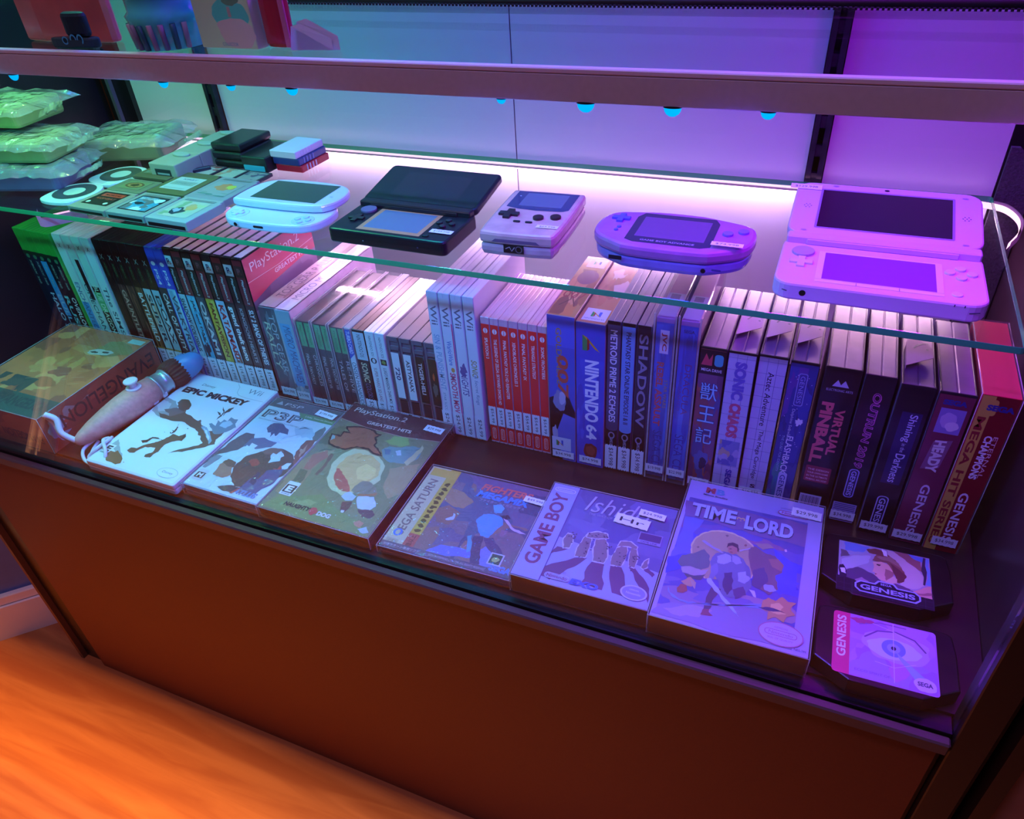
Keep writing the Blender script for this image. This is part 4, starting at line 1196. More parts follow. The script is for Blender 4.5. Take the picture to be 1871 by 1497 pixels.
# seven red cases
ti7 = ['SPLATOON 3', 'THE LEGEND OF ZELDA: SKYWARD SWORD HD', 'FINAL FANTASY X/X-2 HD REMASTER', 'XENOBLADE CHRONICLES 3', 'FINAL FANTASY IX', 'TRIANGLE STRATEGY', 'SONIC FRONTIERS']
bx = [-0.3115, -0.3008, -0.2905, -0.2797, -0.2690, -0.2583, -0.2476, -0.2370]
d7 = ['short title, farthest left', 'longest title of all', 'long title in two parts', 'title ending in the numeral 3', 'widely spaced title', 'short title left of the last one', 'beside blue boxes']
for i in range(7):
    x0, x1 = bx[i], bx[i + 1] - 0.0004
    t, w = place_case('game_case', '%s of seven slim red cases, %s' % (ORD[i], d7[i]), 'game case', 'slim red game cases', x0, x1, 0.602, 0.168, 0.104)
    keep_shell(t, w, 0.168, 0.104, mat('d8b4c8', 0.2, spec=0.6))
    P = spine(t, w, 0.168); P.rect(0.5, 3, P.W - 1, 157, 'ff2c30'); P.ell(P.W / 2, 152, 2.6, 3.2, 'f0e4e8'); P.rect(P.W / 2 - .3, 149, .7, 6, 'ff2c30')
    L = [26, 86, 76, 56, 46, 42, 40][i]
    vtext(P, ti7[i], 143 - L, 143, 3.6, 'f4e8ec', bold=0.015)
    P.rr(P.W / 2 - 2.2, 6, 4.4, 16, 1.8, 'f0d0d4'); P.rr(P.W / 2 - 1.7, 6.6, 3.4, 14.8, 1.5, 'ff2c30'); vtext(P, 'Nintendo', 7.5, 20.5, 2, 'f0d0d4')
    P.finish('spine_sleeve', t)
    sticker(t, (-w / 2 + 0.0006, 0, 0.026), (1, 0, 0), (0, 0, 1), w * 1000 - 1.2, 28, '$54.99', rot=-90)
# two blue cardboard boxes
def carton2(x0, x1, label, fs, ft, H, price):
    t, w = place_case('game_box', label, 'game box', None, x0, x1, 0.598, H, 0.134)
    b = bmesh.new(); box(b, -w / 2, w / 2, 0, 0.134, 0, H, 0.0006); obj('carton', b, mat('b89aa0', 0.4, noise=0.08), t)
    P = spine(t, w, H); fs(P); P.finish('printed_side', t)
    P = Print((-w / 2, 0, H), (1, 0, 0), (0, 1, 0), 0.0003, rough=0.22); P.W = w * 1000; P.D = 134; ft(P); P.finish('printed_top', t)
    sticker(t, (w / 2 - 0.027, 0, 0.004), (1, 0, 0), (0, 0, 1), 25, 10, price)
    return t
def n4logo(P, cx, cy, s):
    P.poly([(cx - s, cy - s), (cx - s * .45, cy - s), (cx - s * .45, cy + s * .7), (cx - s, cy + s)], '2f9a52')
    P.poly([(cx + s * .45, cy - s * .7), (cx + s, cy - s), (cx + s, cy + s), (cx + s * .45, cy + s)], '2a5ac8')
    P.poly([(cx - s, cy + s), (cx - s * .45, cy + s * .7), (cx + s, cy - s), (cx + s * .45, cy - s * .7)], 'd8b030')
    P.poly([(cx - s * .45, cy + .7 * s), (cx - s * .2, cy + s * .3), (cx - s * .2, cy - s * .8), (cx - s * .45, cy - s)], 'b03028')
def ge(P):
    P.rect(0.3, 0.3, P.W - .6, P.H - .6, '3f5cc4')
    P.rect(0.3, 150, P.W - .6, 35, '4a66d8')
    P.poly([(0.3, 0.3), (P.W - .3, 0.3), (P.W - .3, 70), (20, 96), (0.3, 84)], '0c0a10')
    P.poly([(6, 0.5), (P.W - .3, 0.5), (P.W - .3, 62), (16, 66), (8, 40)], '5a70cc')
    P.blob(12, 82, 7, 13, '8890b4', 3, 0.2); P.blob(15, 86, 4, 8, 'b8bcd8', 6, 0.2)
    P.poly([(0.3, 0.5), (14, 0.5), (10, 30), (4, 52), (0.3, 56)], '0a0910'); P.blob(6, 36, 3, 12, 'a8acd0', 9, 0.3)
    vtext(P, 'GOLDENEYE', 104, 172, 6, 'b0924c', cx=P.W * .42, bold=0.01)
    vtext(P, '007', 88, 140, 12, 'd0583a', cx=P.W * .55, bold=0.03, shear=0.2)
    P.rect(2, 14, 22, 18, 'c8d4ec'); n4logo(P, 11, 24, 4)
def get(P):
    P.rect(0.3, 0.3, P.W - .6, 133, 'c09058'); P.art(1, 2, P.W - 2, 100, ['c8884c', 'a86c44', 'd8a068', '8a5440'], 91, 14)
    P.line([(6, 20), (14, 34), (10, 50), (22, 60)], 1.2, '5a3428'); P.line([(22, 20), (14, 40), (20, 52)], 1.2, '6a3428'); P.text('007', 15, 44, 24, 14, '9a3c34', rot=0)
    P.ell(16, 84, 11, 16, '8c5864'); P.rect(6, 108, 20, 20, 'e4d4ec'); n4logo(P, 16, 119, 4)
def n6(P):
    P.rect(0.3, 0.3, P.W - .6, P.H - .6, '3a52c8')
    P.art(0.4, 1, P.W - .8, 140, ['4058d0', '3448b8', '4a62d8'], 92, 20, smin=.04, smax=.12)
    n4logo(P, 16, 160, 9)
    vtext(P, 'NINTENDO', 62, 140, 15, 'e6ecfa', cx=17, bold=0.04); vtext(P, '64', 38, 58, 12, 'e6ecfa', cx=17, bold=0.03)
    P.blob(16, 21, 8, 11, '8a3430', 5, 0.15); P.blob(16, 22, 5, 7, 'a84c40', 9, 0.2)
def n6t(P):
    P.rect(0.3, 0.3, P.W - .6, 133, 'c07a5c'); P.art(1, 30, P.W - 2, 100, ['d08a68', 'b86c50', 'a8604c', 'e0b8b0'], 95, 12)
    P.rect(4, 4, 24, 24, 'd8cce8'); n4logo(P, 16, 17, 5); P.text('NINTENDO 64', 16, 8, 20, 2.4, '4a4a80')
carton2(-0.2355, -0.2060, 'blue and black cardboard box with a gold and orange title, right of the red cases', ge, get, 0.186, '$34.998')
carton2(-0.2050, -0.1745, 'bright blue cardboard box with big white lettering and a four-colour logo', n6, n6t, 0.183, '$74.998')
# three dark cases
def gc(title, top_, tcol, sub=None, th=7):
    def f(P):
        P.rect(0.6, 2, P.W - 1.2, 186, '141319')
        P.rect(0.6, 58, P.W - 1.2, 126, top_)
        P.ell(P.W / 2, 58, (P.W - 1.2) / 2, 4, top_)
        vtext(P, title, 66, 178, th, tcol, bold=0.02)
        P.ell(P.W / 2, 48, 3.6, 4.6, '8d8aa4'); P.ell(P.W / 2, 48, 2.2, 3.0, '141319')
        vtext(P, 'GAMECUBE', 34, 44, 3.2, 'c4c2da')
    return f
for i, (x0, x1, f, d) in enumerate([(-0.1733, -0.1597, gc('METROID PRIME 2 ECHOES', '4a4a66', 'dcdcf0'), 'bold pale title'), (-0.1588, -0.1450, gc('PHANTASY STAR ONLINE EPISODE I & II', '6c9ad8', '1c2440', th=5), 'light blue spine'), (-0.1440, -0.1300, gc('SHADOW', '24222e', '8c8aa0', th=9), 'black spine, silver title')]):
    dvd(x0, x1 - x0, '%s of three dark cases right of the blue boxes, %s' % (ORD[i], d), 'dark cases right of the blue boxes', mat('6a5878', 0.3), f, y=0.600, H=0.188, price='$34.998')
# two tall blue disc cases
def scd(x0, x1, label, fn, price):
    t, w = place_case('disc_case', label, 'disc case', 'tall clear cases with blue spines', x0, x1, 0.598, 0.204, 0.140)
    b = bmesh.new(); box(b, -w / 2, w / 2, 0, 0.140, 0, 0.204, 0.0008); obj('clear_shell', b, M_CLEAR, t)
    b = bmesh.new()
    for sx in (-1, 1):
        box(b, sx * (w / 2 - 0.0009) - 0.0008, sx * (w / 2 - 0.0009) + 0.0008, 0.0004, 0.0026, 0.001, 0.2035)
    obj('case_edges', b, M_RIM, t)
    b = bmesh.new(); box(b, -w / 2 + 0.0022, w / 2 - 0.0022, 0.003, 0.138, 0.010, 0.199, 0.0006); obj('disc_tray', b, mat('b884c0', 0.4), t)
    P = Print((-w / 2, 0.0029, 0), (1, 0, 0), (0, 0, 1), 0.0002); P.W = w * 1000; fn(P); P.finish('spine_insert', t)
    P = Print((-w / 2, 0, 0.199), (1, 0, 0), (0, 1, 0), 0.0004); P.rect(3, 6, w * 1000 - 6, 46, 'b0a0d8'); P.rect(3, 52, w * 1000 - 6, 82, 'c060b0'); P.rect(6, 40, 9, 10, '54407c'); P.finish('back_insert', t)
    sticker(t, (-w / 2 + 0.0015, 0, 0.012), (1, 0, 0), (0, 0, 1), w * 1000 - 3, 11, price)
def sb(P):
    P.rect(2.6, 4, P.W - 5.2, 190, '2c60c8'); P.art(2.6, 4, P.W - 5.2, 188, ['3068d0', '2450b0', '3878dc'], 44, 16)
    P.rect(P.W / 2 - 4, 160, 8.5, 26, 'e8e4f0'); P.text('JVC', P.W / 2, 173, 20, 5.5, 'c03030', rot=-90, bold=0.03)
    vtext(P, 'REBEL ASSAULT', 72, 150, 7, 'd05048', cx=P.W / 2 - 2, bold=0.04); vtext(P, 'STAR WARS', 96, 130, 3.4, 'b8a040', cx=P.W / 2 + 4.5); vtext(P, 'SEGA CD', 16, 66, 9, '1c3c90', bold=0.0)
def sd(P):
    P.rect(2.6, 4, P.W - 5.2, 190, '2458d0'); P.art(2.6, 4, P.W - 5.2, 188, ['2c64dc', '1c48b8', '3478e0'], 45, 16)
    P.text('SEGA', P.W / 2, 188, 10, 3.4, '101c58', bold=0.02)
    vtext(P, 'DRACULA', 92, 152, 6.5, '6a2c7c', cx=P.W / 2 + 2); vtext(P, 'UNLEASHED', 96, 142, 3, '5a3c9c', cx=P.W / 2 - 4); vtext(P, 'SEGA CD', 16, 66, 9, '1838a0')
scd(-0.1288, -0.1070, 'tall clear disc case with a blue spine and red title', sb, '$19.998')
scd(-0.1060, -0.0845, 'tall clear disc case with a plain blue spine, left of the first cartridge boxes', sd, '$22.998')
# cartridge boxes
def gen(x0, x1, label, fn, price, y=0.595, H=0.176, shell='241c2c', tabc=None, sw=None, sx=0.0, lipc=True):
    t, w = place_case('cartridge_box', label, 'game case', 'plastic cartridge boxes at the right end', x0, x1, y, H, 0.124)
    b = bmesh.new()
    box(b, -w / 2, -0.0003, 0.0008, 0.124, 0, H - 0.0015, 0.0008)
    box(b, 0.0003, w / 2, 0.0008, 0.124, 0, H - 0.0015, 0.0008)
    box(b, -w / 2 + .001, w / 2 - .001, 0.0009, 0.123, 0.001, H - 0.0025)
    obj('case_shell', b, mat('7a5a84', 0.35, noise=0.12, nscale=50), t)
    b = bmesh.new()
    box(b, -w / 2, w / 2, 0, 0.0012, 0, H, 0.0004)
    for s in (-1, 1):
        box(b, s * (w / 2 - 0.0010) - 0.0006, s * (w / 2 - 0.0010) + 0.0006, 0.0012, 0.120, H - 0.004, H, 0.0002)
    obj('case_rim', b, mat(shell, 0.3), t)
    P = spine(t, w, H); P.W = w * 1000; fn(P); P.finish('spine_sleeve', t)
    if tabc:
        # triangular hanging tab folded over the top
        b = bmesh.new()
        def tri(pts, z):
            a = [b.verts.new((p[0], p[1], z)) for p in pts]; c = [b.verts.new((p[0], p[1], z + 0.0004)) for p in pts]
            b.faces.new(list(reversed(a))); b.faces.new(c)
            for k in range(len(pts)):
                q = (k + 1) % len(pts)
                b.faces.new([a[k], a[q], c[q], c[k]])
        tri([(-w / 2 + .002, 0.022), (w / 2 - .003, 0.040), (w / 2 - .003, 0.052), (w / 2 - .012, 0.068), (-w / 2 + .006, 0.075), (-w / 2 + .002, 0.06)], H + 0.0042)
        obj('hang_tab', b, mat('b088ac', 0.25), t)
        P = Print((-w / 2, 0, H + 0.0047), (1, 0, 0), (0, 1, 0), 0.0001)
        P.line([(8, 52), (11, 58), (16, 62), (20, 62)], 1.6, '3c2248'); P.ell(19, 52, 1.2, 1.2, '3c2248'); P.finish('hook_slot', t)
        b = bmesh.new(); box(b, -w / 2 + .002, -w / 2 + .0026, 0.024, 0.058, H - 0.003, H + 0.0044); obj('tab_fold', b, mat('b088ac', 0.25), t)
    if price:
        sw = sw or (w * 1000 - 3)
        sticker(t, (-w / 2 + 0.0015 + sx, 0, 0.005), (1, 0, 0), (0, 0, 1), sw, 11, price)
    return t
def grid(P, base='b8b4e0', ln='6a64a8'):
    P.rect(0.6, 1, P.W - 1.2, P.H - 3.5, base)
    for k in range(1, 14):
        P.line([(0.6, k * 13), (P.W - .6, k * 13)], 0.3, ln)
    for k in range(1, 3):
        P.line([(k * P.W / 3, 1), (k * P.W / 3, P.H - 3)], 0.3, ln)
def g1(P):
    P.rect(0.6, 1, P.W - 1.2, P.H - 3.5, '8a4a50'); P.art(0.6, 1, P.W - 1.2, 150, ['a05848', '6a3c60', '50508c', '7a4a70', 'b06a50'], 201, 22)
    P.blob(P.W / 2, 40, 7, 12, '5468a8', 4, .3); P.blob(P.W / 2 + 2, 36, 4, 7, '24284c', 6, .3)
    P.rect(0.6, P.H - 30, P.W - 1.2, 27, '141018')
    P.poly([(2, P.H - 20), (6, P.H - 7), (9, P.H - 14), (12, P.H - 7), (12, P.H - 20)], 'c84058'); P.rr(14, P.H - 20, 8, 13, 3, '38b0c0'); P.text('MEGA DRIVE', P.W / 2, P.H - 25, 19, 3.2, 'e4e4f0', bold=.01)
    for k, ch in enumerate('獣王記'):
        P.text(ch, P.W / 2, 126 - k * 27, 17, 21, '3c3c78', bold=0.04); P.text(ch, P.W / 2, 126 - k * 27, 16, 20, '8ad0ee', bold=0.0)
def g2(P):
    grid(P); vtext(P, 'SONIC', 122, 165, 11, '6a60c0', bold=0.06); vtext(P, 'CHAOS', 76, 118, 11, 'c85878', bold=0.06); P.rect(3, 40, P.W - 6, 32, '7a80c0'); P.art(3, 40, P.W - 6, 32, ['5c64b4', 'a8a0d0', 'c0a890'], 205, 12)
    P.text('SEGA', P.W * .62, 22, 26, 6, '2c3cb0', rot=-90, bold=0.04)
def g3(P):
    grid(P); vtext(P, 'Aztec Adventure', 96, 158, 5.5, '24204c'); vtext(P, 'The Mega Cartridge', 28, 90, 5, '24204c'); P.text('S', P.W * .55, 18, 5, 5, '24204c', bold=.04)
def g4(P):
    P.rect(0.6, 1, P.W - 1.2, P.H - 3.5, '2c3c8c'); P.art(0.6, 1, P.W - 1.2, 60, ['2a8088', '28709c', '3a4c98'], 207, 14); P.art(0.6, 60, P.W - 1.2, 110, ['3444a0', '5a3c9c', '283478', '303c90'], 208, 16)
    for k in range(26):
        P.ell(3 + rnd.random() * (P.W - 6), 70 + rnd.random() * 95, .4, .4, 'dcdcf8', 6)
    P.rr(P.W / 2 - 3.5, 128, 8, 36, 2, '8c94d0'); P.rr(P.W / 2 - 2.7, 129, 6.4, 34, 1.6, '3a3c90'); P.text('GENESIS', P.W / 2 + .5, 146, 30, 4, '9ca4e0', rot=-90)
    vtext(P, 'Delphine Software', 88, 124, 3.4, 'c8d0f0', cx=10); P.blob(17, 110, 3, 4, 'dcdcf0', 4, .5)
    vtext(P, 'FLASHBACK', 44, 92, 6, 'e0e4fa', cx=P.W / 2, bold=.01); vtext(P, 'THE QUEST FOR IDENTITY', 46, 92, 2.8, '90b8e0', cx=6)
    P.rr(9, 6, 8, 40, 2, 'b8bce8'); P.text('GENESIS', 13, 25, 36, 5, '3a4494', rot=-90, bold=.02)
def g5(P):
    P.rect(0.6, 1, P.W - 1.2, P.H - 3.5, '17101a'); P.poly([(8, 156), (12, 163), (15, 158), (18, 163), (22, 156)], 'b8b4dc'); P.text('ELECTRONIC ARTS', P.W / 2, 152, 22, 2.4, 'b8b4dc')
    vtext(P, 'PINBALL', 66, 138, 10.5, 'd8606c', cx=8.5, bold=.05); vtext(P, 'VIRTUAL', 78, 132, 8, 'd8606c', cx=20, bold=.04)
    P.rr(2.5, 42, 23, 20, 1.5, '8c2440')
    for k, s in enumerate(('THE DESIGN', 'YOUR OWN GAME', 'IN THE ULTIMATE', 'PINBALL ARCADE!')):
        P.text(s, 14, 57.5 - k * 4.2, 19, 2.2, 'e8b0c0', bold=.01)
    P.rect(3, 3, 20, 22, 'c8c8e8')
    for k in range(16):
        P.rect(4.2 + k * 1.1, 7, [.35, .6, .45][k % 3], 16, '24203c')
def g6(P):
    P.rect(0.6, 1, P.W - 1.2, P.H - 3.5, '15121e'); vtext(P, 'OUTRUN 2019', 72, 158, 7.5, 'd868b8', cx=P.W / 2 + 1, bold=.05, shear=.15); vtext(P, 'OUTRUN 2019', 72.6, 157.6, 6, '4a2458', cx=P.W / 2 + 1, bold=.0, shear=.15)
    P.rr(8, 34, 9, 36, 3.5, 'a09ce0'); P.rr(9, 35, 7, 34, 3, '2a2454'); P.text('GENESIS', 12.5, 52, 31, 4.5, 'b8b4f0', rot=-90, bold=.02); P.rect(2, 2, 21, 24, 'a8a4d8')
    for k in range(10):
        P.rect(3, 3 + k * 2.3, 19, 1.0, '4a4480')
def g7(P):
    P.rect(0.6, 1, P.W - 1.2, P.H - 3.5, '0f0e1c'); P.rect(7, 66, 16, 82, '221f58'); vtext(P, 'Shining', 116, 146, 8, 'c8ccf4', cx=16, bold=.01); vtext(P, 'in the', 104, 114, 3.5, 'c8ccf4', cx=16); vtext(P, 'Darkness', 68, 102, 7.5, 'c8ccf4', cx=16, bold=.01)
    P.rr(9, 6, 10, 44, 4, 'b8b8ec'); P.rr(10, 7, 8, 42, 3.4, '17163c'); P.text('GENESIS', 14, 28, 38, 5.5, 'c4c4f4', rot=-90, bold=.02)
def g8(P):
    P.rect(0.6, 1, P.W - 1.2, P.H - 3.5, '742a4a'); P.text('SEGA', P.W / 2, 166, 18, 5.5, '2c3490', bold=.06); P.rect(5, 134, 19, 26, '8c7cc8'); P.blob(13, 148, 6, 8, 'b8a4dc', 4, .12); P.blob(17, 142, 5, 5, 'd8c8e8', 7, .15)
    P.poly([(5, 92), (19, 96), (22, 128), (8, 124)], '8a5a80'); vtext(P, 'HEADY', 90, 126, 9, 'd8d0dc', cx=13.5, bold=.05, shear=-.1); P.text('GENESIS', 15, 44, 62, 7.5, 'd8cce8', rot=-90, bold=.02)
def g9(P):
    P.rect(0.3, 0.3, P.W - .6, P.H - .6, 'a01c34'); P.rect(0.3, 0.3, 9.5, P.H - 1, 'c8a84c'); P.rr(7, 160, 6, 16, 2.5, 'c8a84c')
    P.text('SEGA', P.W / 2 + 2, 168, 20, 6, '2c2c8c', bold=.06); vtext(P, 'MEGA HIT SERIES', 8, 158, 6.2, '8c2430', cx=5, bold=.03)
    vtext(P, 'ETERNAL', 94, 140, 3.2, 'e8c0cc', cx=20.5); vtext(P, 'CHAMPIONS', 92, 140, 6, 'e8dcf0', cx=15.5, bold=.04); P.text('GENESIS', 15.5, 44, 62, 7.5, 'e4d8ec', rot=-90, bold=.02)
gen(-0.0835, -0.0590, 'cartridge box with orange and violet painted spine and blue foreign lettering', g1, '$36.998', y=0.600)
gen(-0.0578, -0.0325, 'white grid-lined cartridge box with a violet and red title', g2, None, y=0.600, tabc=1)
gen(-0.0310, -0.0055, 'white grid-lined cartridge box with thin black script title', g3, '$16.998', y=0.602, tabc=1)
gen(-0.0035, 0.0210, 'starry blue cartridge box between the white grid box and the black red-lettered box', g4, None, y=0.600, tabc=1)
gen(0.0260, 0.0560, 'black cartridge box with big red lettering and a barcode', g5, None, y=0.600)
gen(0.0582, 0.0832, 'black cartridge box with a slanted pink title', g6, '$34.998', y=0.597)
gen(0.0860, 0.1125, 'black cartridge box with a small blue gothic title panel', g7, '$39.998', y=0.591, tabc=1)
gen(0.1148, 0.1425, 'maroon cartridge box with a cream title in its middle', g8, '$29.998', y=0.589)
t, w = place_case('game_box', 'red cardboard box with gold left stripe and bright red top, rightmost of the row', 'game box', None, 0.1450, 0.1725, 0.588, 0.180, 0.124)
b = bmesh.new(); box(b, -w / 2, w / 2, 0, 0.124, 0, 0.180, 0.0004); obj('carton', b, mat('d0103c', 0.45), t)
P = spine(t, w, 0.180); g9(P); P.finish('printed_side', t)
b = bmesh.new(); box(b, -w / 2 - 0.0012, w / 2 + 0.0012, -0.0003, 0.1252, 0, 0.1812, 0.0005); obj('clear_protector', b, M_CLEAR, t)
b = bmesh.new()
for s in (-1, 1):
    tube(b, [(s * (w / 2 + .0010), -0.0003, 0.1808), (s * (w / 2 + .0010), 0.124, 0.1808)], 0.0005, 5)
    tube(b, [(s * (w / 2 + .0010), -0.0003, 0.001), (s * (w / 2 + .0010), -0.0003, 0.1808)], 0.0004, 5)
obj('protector_edges', b, M_RIM, t)
sticker(t, (-w / 2 + 0.004, 0, 0.008), (1, 0, 0), (0, 0, 1), 21, 11, '$34.998')

# ------------------------------------------------------------------ things lying on the deck
def flat_case(name, label, cat, x, y, rz, w, d, h, shell, fn, group=None, split=True, rough=0.25):
    t = thing(name, label, cat, (x, y, 0.0003), rz, group)
    b = bmesh.new()
    if split:
        prism(b, rrect(0, w, 0, d, 0.003, 3), 0.0, h * 0.48, 0.001)
        prism(b, rrect(0, w, 0, d, 0.003, 3), h * 0.52, h, 0.0012)
        box(b, 0.001, w - 0.001, 0.001, d - 0.001, 0.001, h - 0.001)
    else:
        prism(b, rrect(0, w, 0, d, 0.001, 2), 0.0, h, 0.0005)
    obj('case_shell' if split else 'carton', b, mat(shell, rough), t)
    P = top((0, 0, h)); fn(P); P.finish('printed_cover', t)
    return t
def tsticker(t, x, y, z, w, h, s, ang=0.0):
    a = math.radians(ang)
    return sticker(t, (x, y, z), (math.cos(a), math.sin(a), 0), (-math.sin(a), math.cos(a), 0), w, h, s, lift=0.0006)
def protector(t, w, d, h, wrap=False, name='clear_protector'):
    b = bmesh.new()
    box(b, -0.001, w + 0.001, -0.001, d + 0.001, 0, h + 0.0012, 0.0006)
    obj(name, b, M_WRAP if wrap else M_CLEAR, t)
    b = bmesh.new()
    e = [(-.001, -.001), (w + .001, -.001), (w + .001, d + .001), (-.001, d + .001)]
    for i in range(4):
        p, q = e[i], e[(i + 1) % 4]
        tube(b, [(p[0], p[1], h + .001), (q[0], q[1], h + .001)], 0.00045, 5)
        tube(b, [(p[0], p[1], 0.0006), (p[0], p[1], h + .001)], 0.0004, 5)
    obj('protector_edges', b, M_RIM, t)

INK = '4a3c34'
def epic(P):
    P.rr(3, 3, 129, 184, 2, 'dfeaf0')
    P.text('Disney', 38, 169, 22, 6, '4c5a64', shear=.2)
    P.text('EPIC MICKEY', 62, 153.5, 104, 12, '24282e', bold=.06)
    P.text('Wii', 108, 177, 22, 9.5, '7c8c98', bold=0.0)
    P.line([(72, 187), (80, 180), (84, 170), (90, 165), (104, 163), (131, 163)], 0.5, '98a8b4')
    draw(P, 'epic', 135, 190)
    P.rect(4, 16, 13, 17, 'eceef0'); P.text('E', 11, 26, 8, 9.5, '2c3034', bold=.05); P.rect(5, 17, 11, 2.5, '98a2a8')
    P.ell(113, 15, 14, 8, 'a0b0b8', 30); P.ell(113, 15, 13.4, 7.4, 'dfeaf0', 30); P.text('Disney', 113, 15, 15, 4.5, '4a5a64')
t = flat_case('game_case', 'white case lying flat with dark splashed paint artwork, beside the wooden brush', 'game case', -0.743, 0.403, -0.006, 0.135, 0.190, 0.014, 'd8dcea', epic)
b = bmesh.new(); box(b, 0.1352, 0.1358, 0.08, 0.112, 0.003, 0.011); obj('thumb_tab', b, mat('c8ccdc', .3), t)

def p3p(P):
    P.rect(1.5, 1.5, 101, 168, 'c8dce4')
    P.rect(1.5, 152, 101, 17.5, '5a6068'); P.text('PSP', 34, 161, 26, 6, 'c0c4c8', bold=.0, shear=.2); P.poly([(8, 158), (13, 165), (18, 158)], 'a8b4c0')
    P.text('P3P', 34, 138, 56, 16, '2c3640', bold=.03); P.text('P3P', 34.5, 138.3, 52, 13.5, 'a0bcc8', bold=-.02); P.text('SHIN MEGAMI TENSEI PERSONA 3 PORTABLE', 36, 126.5, 60, 2.4, '5c6c74')
    P.poly([(48, 152), (56, 143), (102, 143), (102, 152)], '5a9468'); P.text('2 Sides, Twice the Persona', 80, 147.5, 40, 3, 'd8e8d8')
    draw(P, 'p3p', 104, 171)
    P.rect(4, 10, 13, 17, 'c8ccd0'); P.rect(5, 13, 11, 9, '24282c'); P.text('M', 10.5, 17.5, 7, 7, 'e4e8ea', bold=.04)
    P.text('ATLUS', 80, 10, 30, 8, '5c88c0', bold=.05, shear=.2); P.poly([(62, 5), (68, 15), (70, 15), (66, 5)], 'c04848')
t = flat_case('game_case', 'small wrapped case lying flat, pale blue cover with crowded figures', 'game case', -0.601, 0.409, -0.010, 0.104, 0.171, 0.015, '8aa8c0', p3p)
protector(t, .104, .171, .015, True, 'shrink_wrap'); tsticker(t, .070, .153, .0165, 28, 11, '$199.998', -6)

def jak(P):
    P.rect(0.5, 0.5, 136, 191, '7c8068'); P.art(0.5, 0.5, 136, 150, ['8a8a64', '6c7850', '94906c', '5e6c58', 'a09470', '787c5c'], 301, 40, smin=.03, smax=.12)
    draw(P, 'jak', 137, 192)
    P.poly([(0.5, 160), (40, 154), (90, 152), (136.5, 158), (136.5, 191), (0.5, 191)], '542830'); P.line([(0.5, 160), (40, 154), (90, 152), (136.5, 158)], .7, 'b8a098')
    P.text('PlayStation.2', 44, 180, 72, 11, 'dcd4d0', bold=.01, shear=.1); P.text('GREATEST HITS', 66, 163, 60, 5.5, 'dcd4d0', bold=.03)
    P.rect(10, 24, 15, 21, 'dce4e6'); P.rect(11, 28, 13, 12, '3c2c28'); P.text('E', 17.5, 34, 8, 9, 'e8eaea', bold=.05); P.text('ESRB', 17.5, 26, 10, 2, '3c3c3c')
    P.text('NAUGHTY', 42, 14, 32, 6, '20242c', bold=.05, shear=.1); P.text('DOG', 76, 12.5, 16, 6, 'd8dce4', bold=.05); P.blob(62, 13.5, 5, 5, 'c84048', 312, .2)
t = flat_case('game_case', 'wrapped case lying flat, reddish top banner reading Greatest Hits over a round tan figure', 'game case', -0.495, 0.406, -0.003, 0.137, 0.192, 0.016, '241a20', jak, rough=.2)
protector(t, .137, .192, .016, True, 'shrink_wrap'); tsticker(t, .108, .170, .0175, 24, 11, '$29.998', -4)

def mmx(P):
    P.rect(1, 1, 140, 123, '6a6484'); P.art(1, 1, 140, 123, ['5c5878', '7c6c78', '54607c', '8a7068', '4c5070'], 321, 30)
    draw(P, 'mm', 142, 125)
    P.rect(1, 1, 22, 123, 'c0bc98'); P.rect(23, 1, 12, 123, 'c4ac48'); P.rect(3, 110, 30, 12, 'c8b450'); P.rect(23, 1, 12, 24, 'b85a50')
    P.text('SEGA SATURN', 12, 62, 84, 10, '7c6c64', rot=90, bold=.02, shear=.1); P.ell(11, 22, 5, 5, '4c78c8'); P.ell(11, 22, 2.4, 3.4, 'c0bc98'); P.rect(4, 5, 13, 8, 'a8a488'); P.text('CD', 10.5, 9, 8, 4, '706c58')
    for k in range(11): P.blob(29, 30 + k * 7, 3.4, 2.6, '5c4c1c', 340 + k, .55, n=10)
    P.text('18歳以上', 29, 13, 20, 6, '3c1c1c', rot=90)
    P.text('FIGHTERS', 95, 110, 56, 10, 'd87060', bold=.04, shear=.2); P.text('MEGAMIX', 95, 99, 58, 10, '3c8ce0', bold=.05, shear=.2); P.text('ファイターズメガミックス', 96, 91, 50, 4, 'a8a8c0')
    P.rect(1, 1, 140, 7, '5c5464'); P.text('セガサターン専用ソフト', 24, 4.5, 40, 3.4, 'b8b4c4'); P.text('SEGA ENTERPRISES LTD. 1996 ALL RIGHTS RESERVED.', 84, 4.5, 60, 2.6, 'a8a4b4')
    P.text('SEGA', 128, 9, 22, 8, '5c8cf0', bold=.06); P.rect(112, 12, 14, 15, 'b8bcd0'); P.rect(113.5, 13.5, 11, 12, '34583c'); P.blob(119, 19, 3.4, 3.4, 'a8c070', 352, .3)
t = flat_case('disc_case', 'square wrapped disc case lying flat with a yellow left stripe and a blue figure', 'disc case', -0.348, 0.406, 0.018, 0.142, 0.125, 0.010, '5a5e88', mmx)
protector(t, .142, .125, .010, True, 'shrink_wrap'); tsticker(t, .116, .101, .0118, 24, 9, '$49.998', -3)

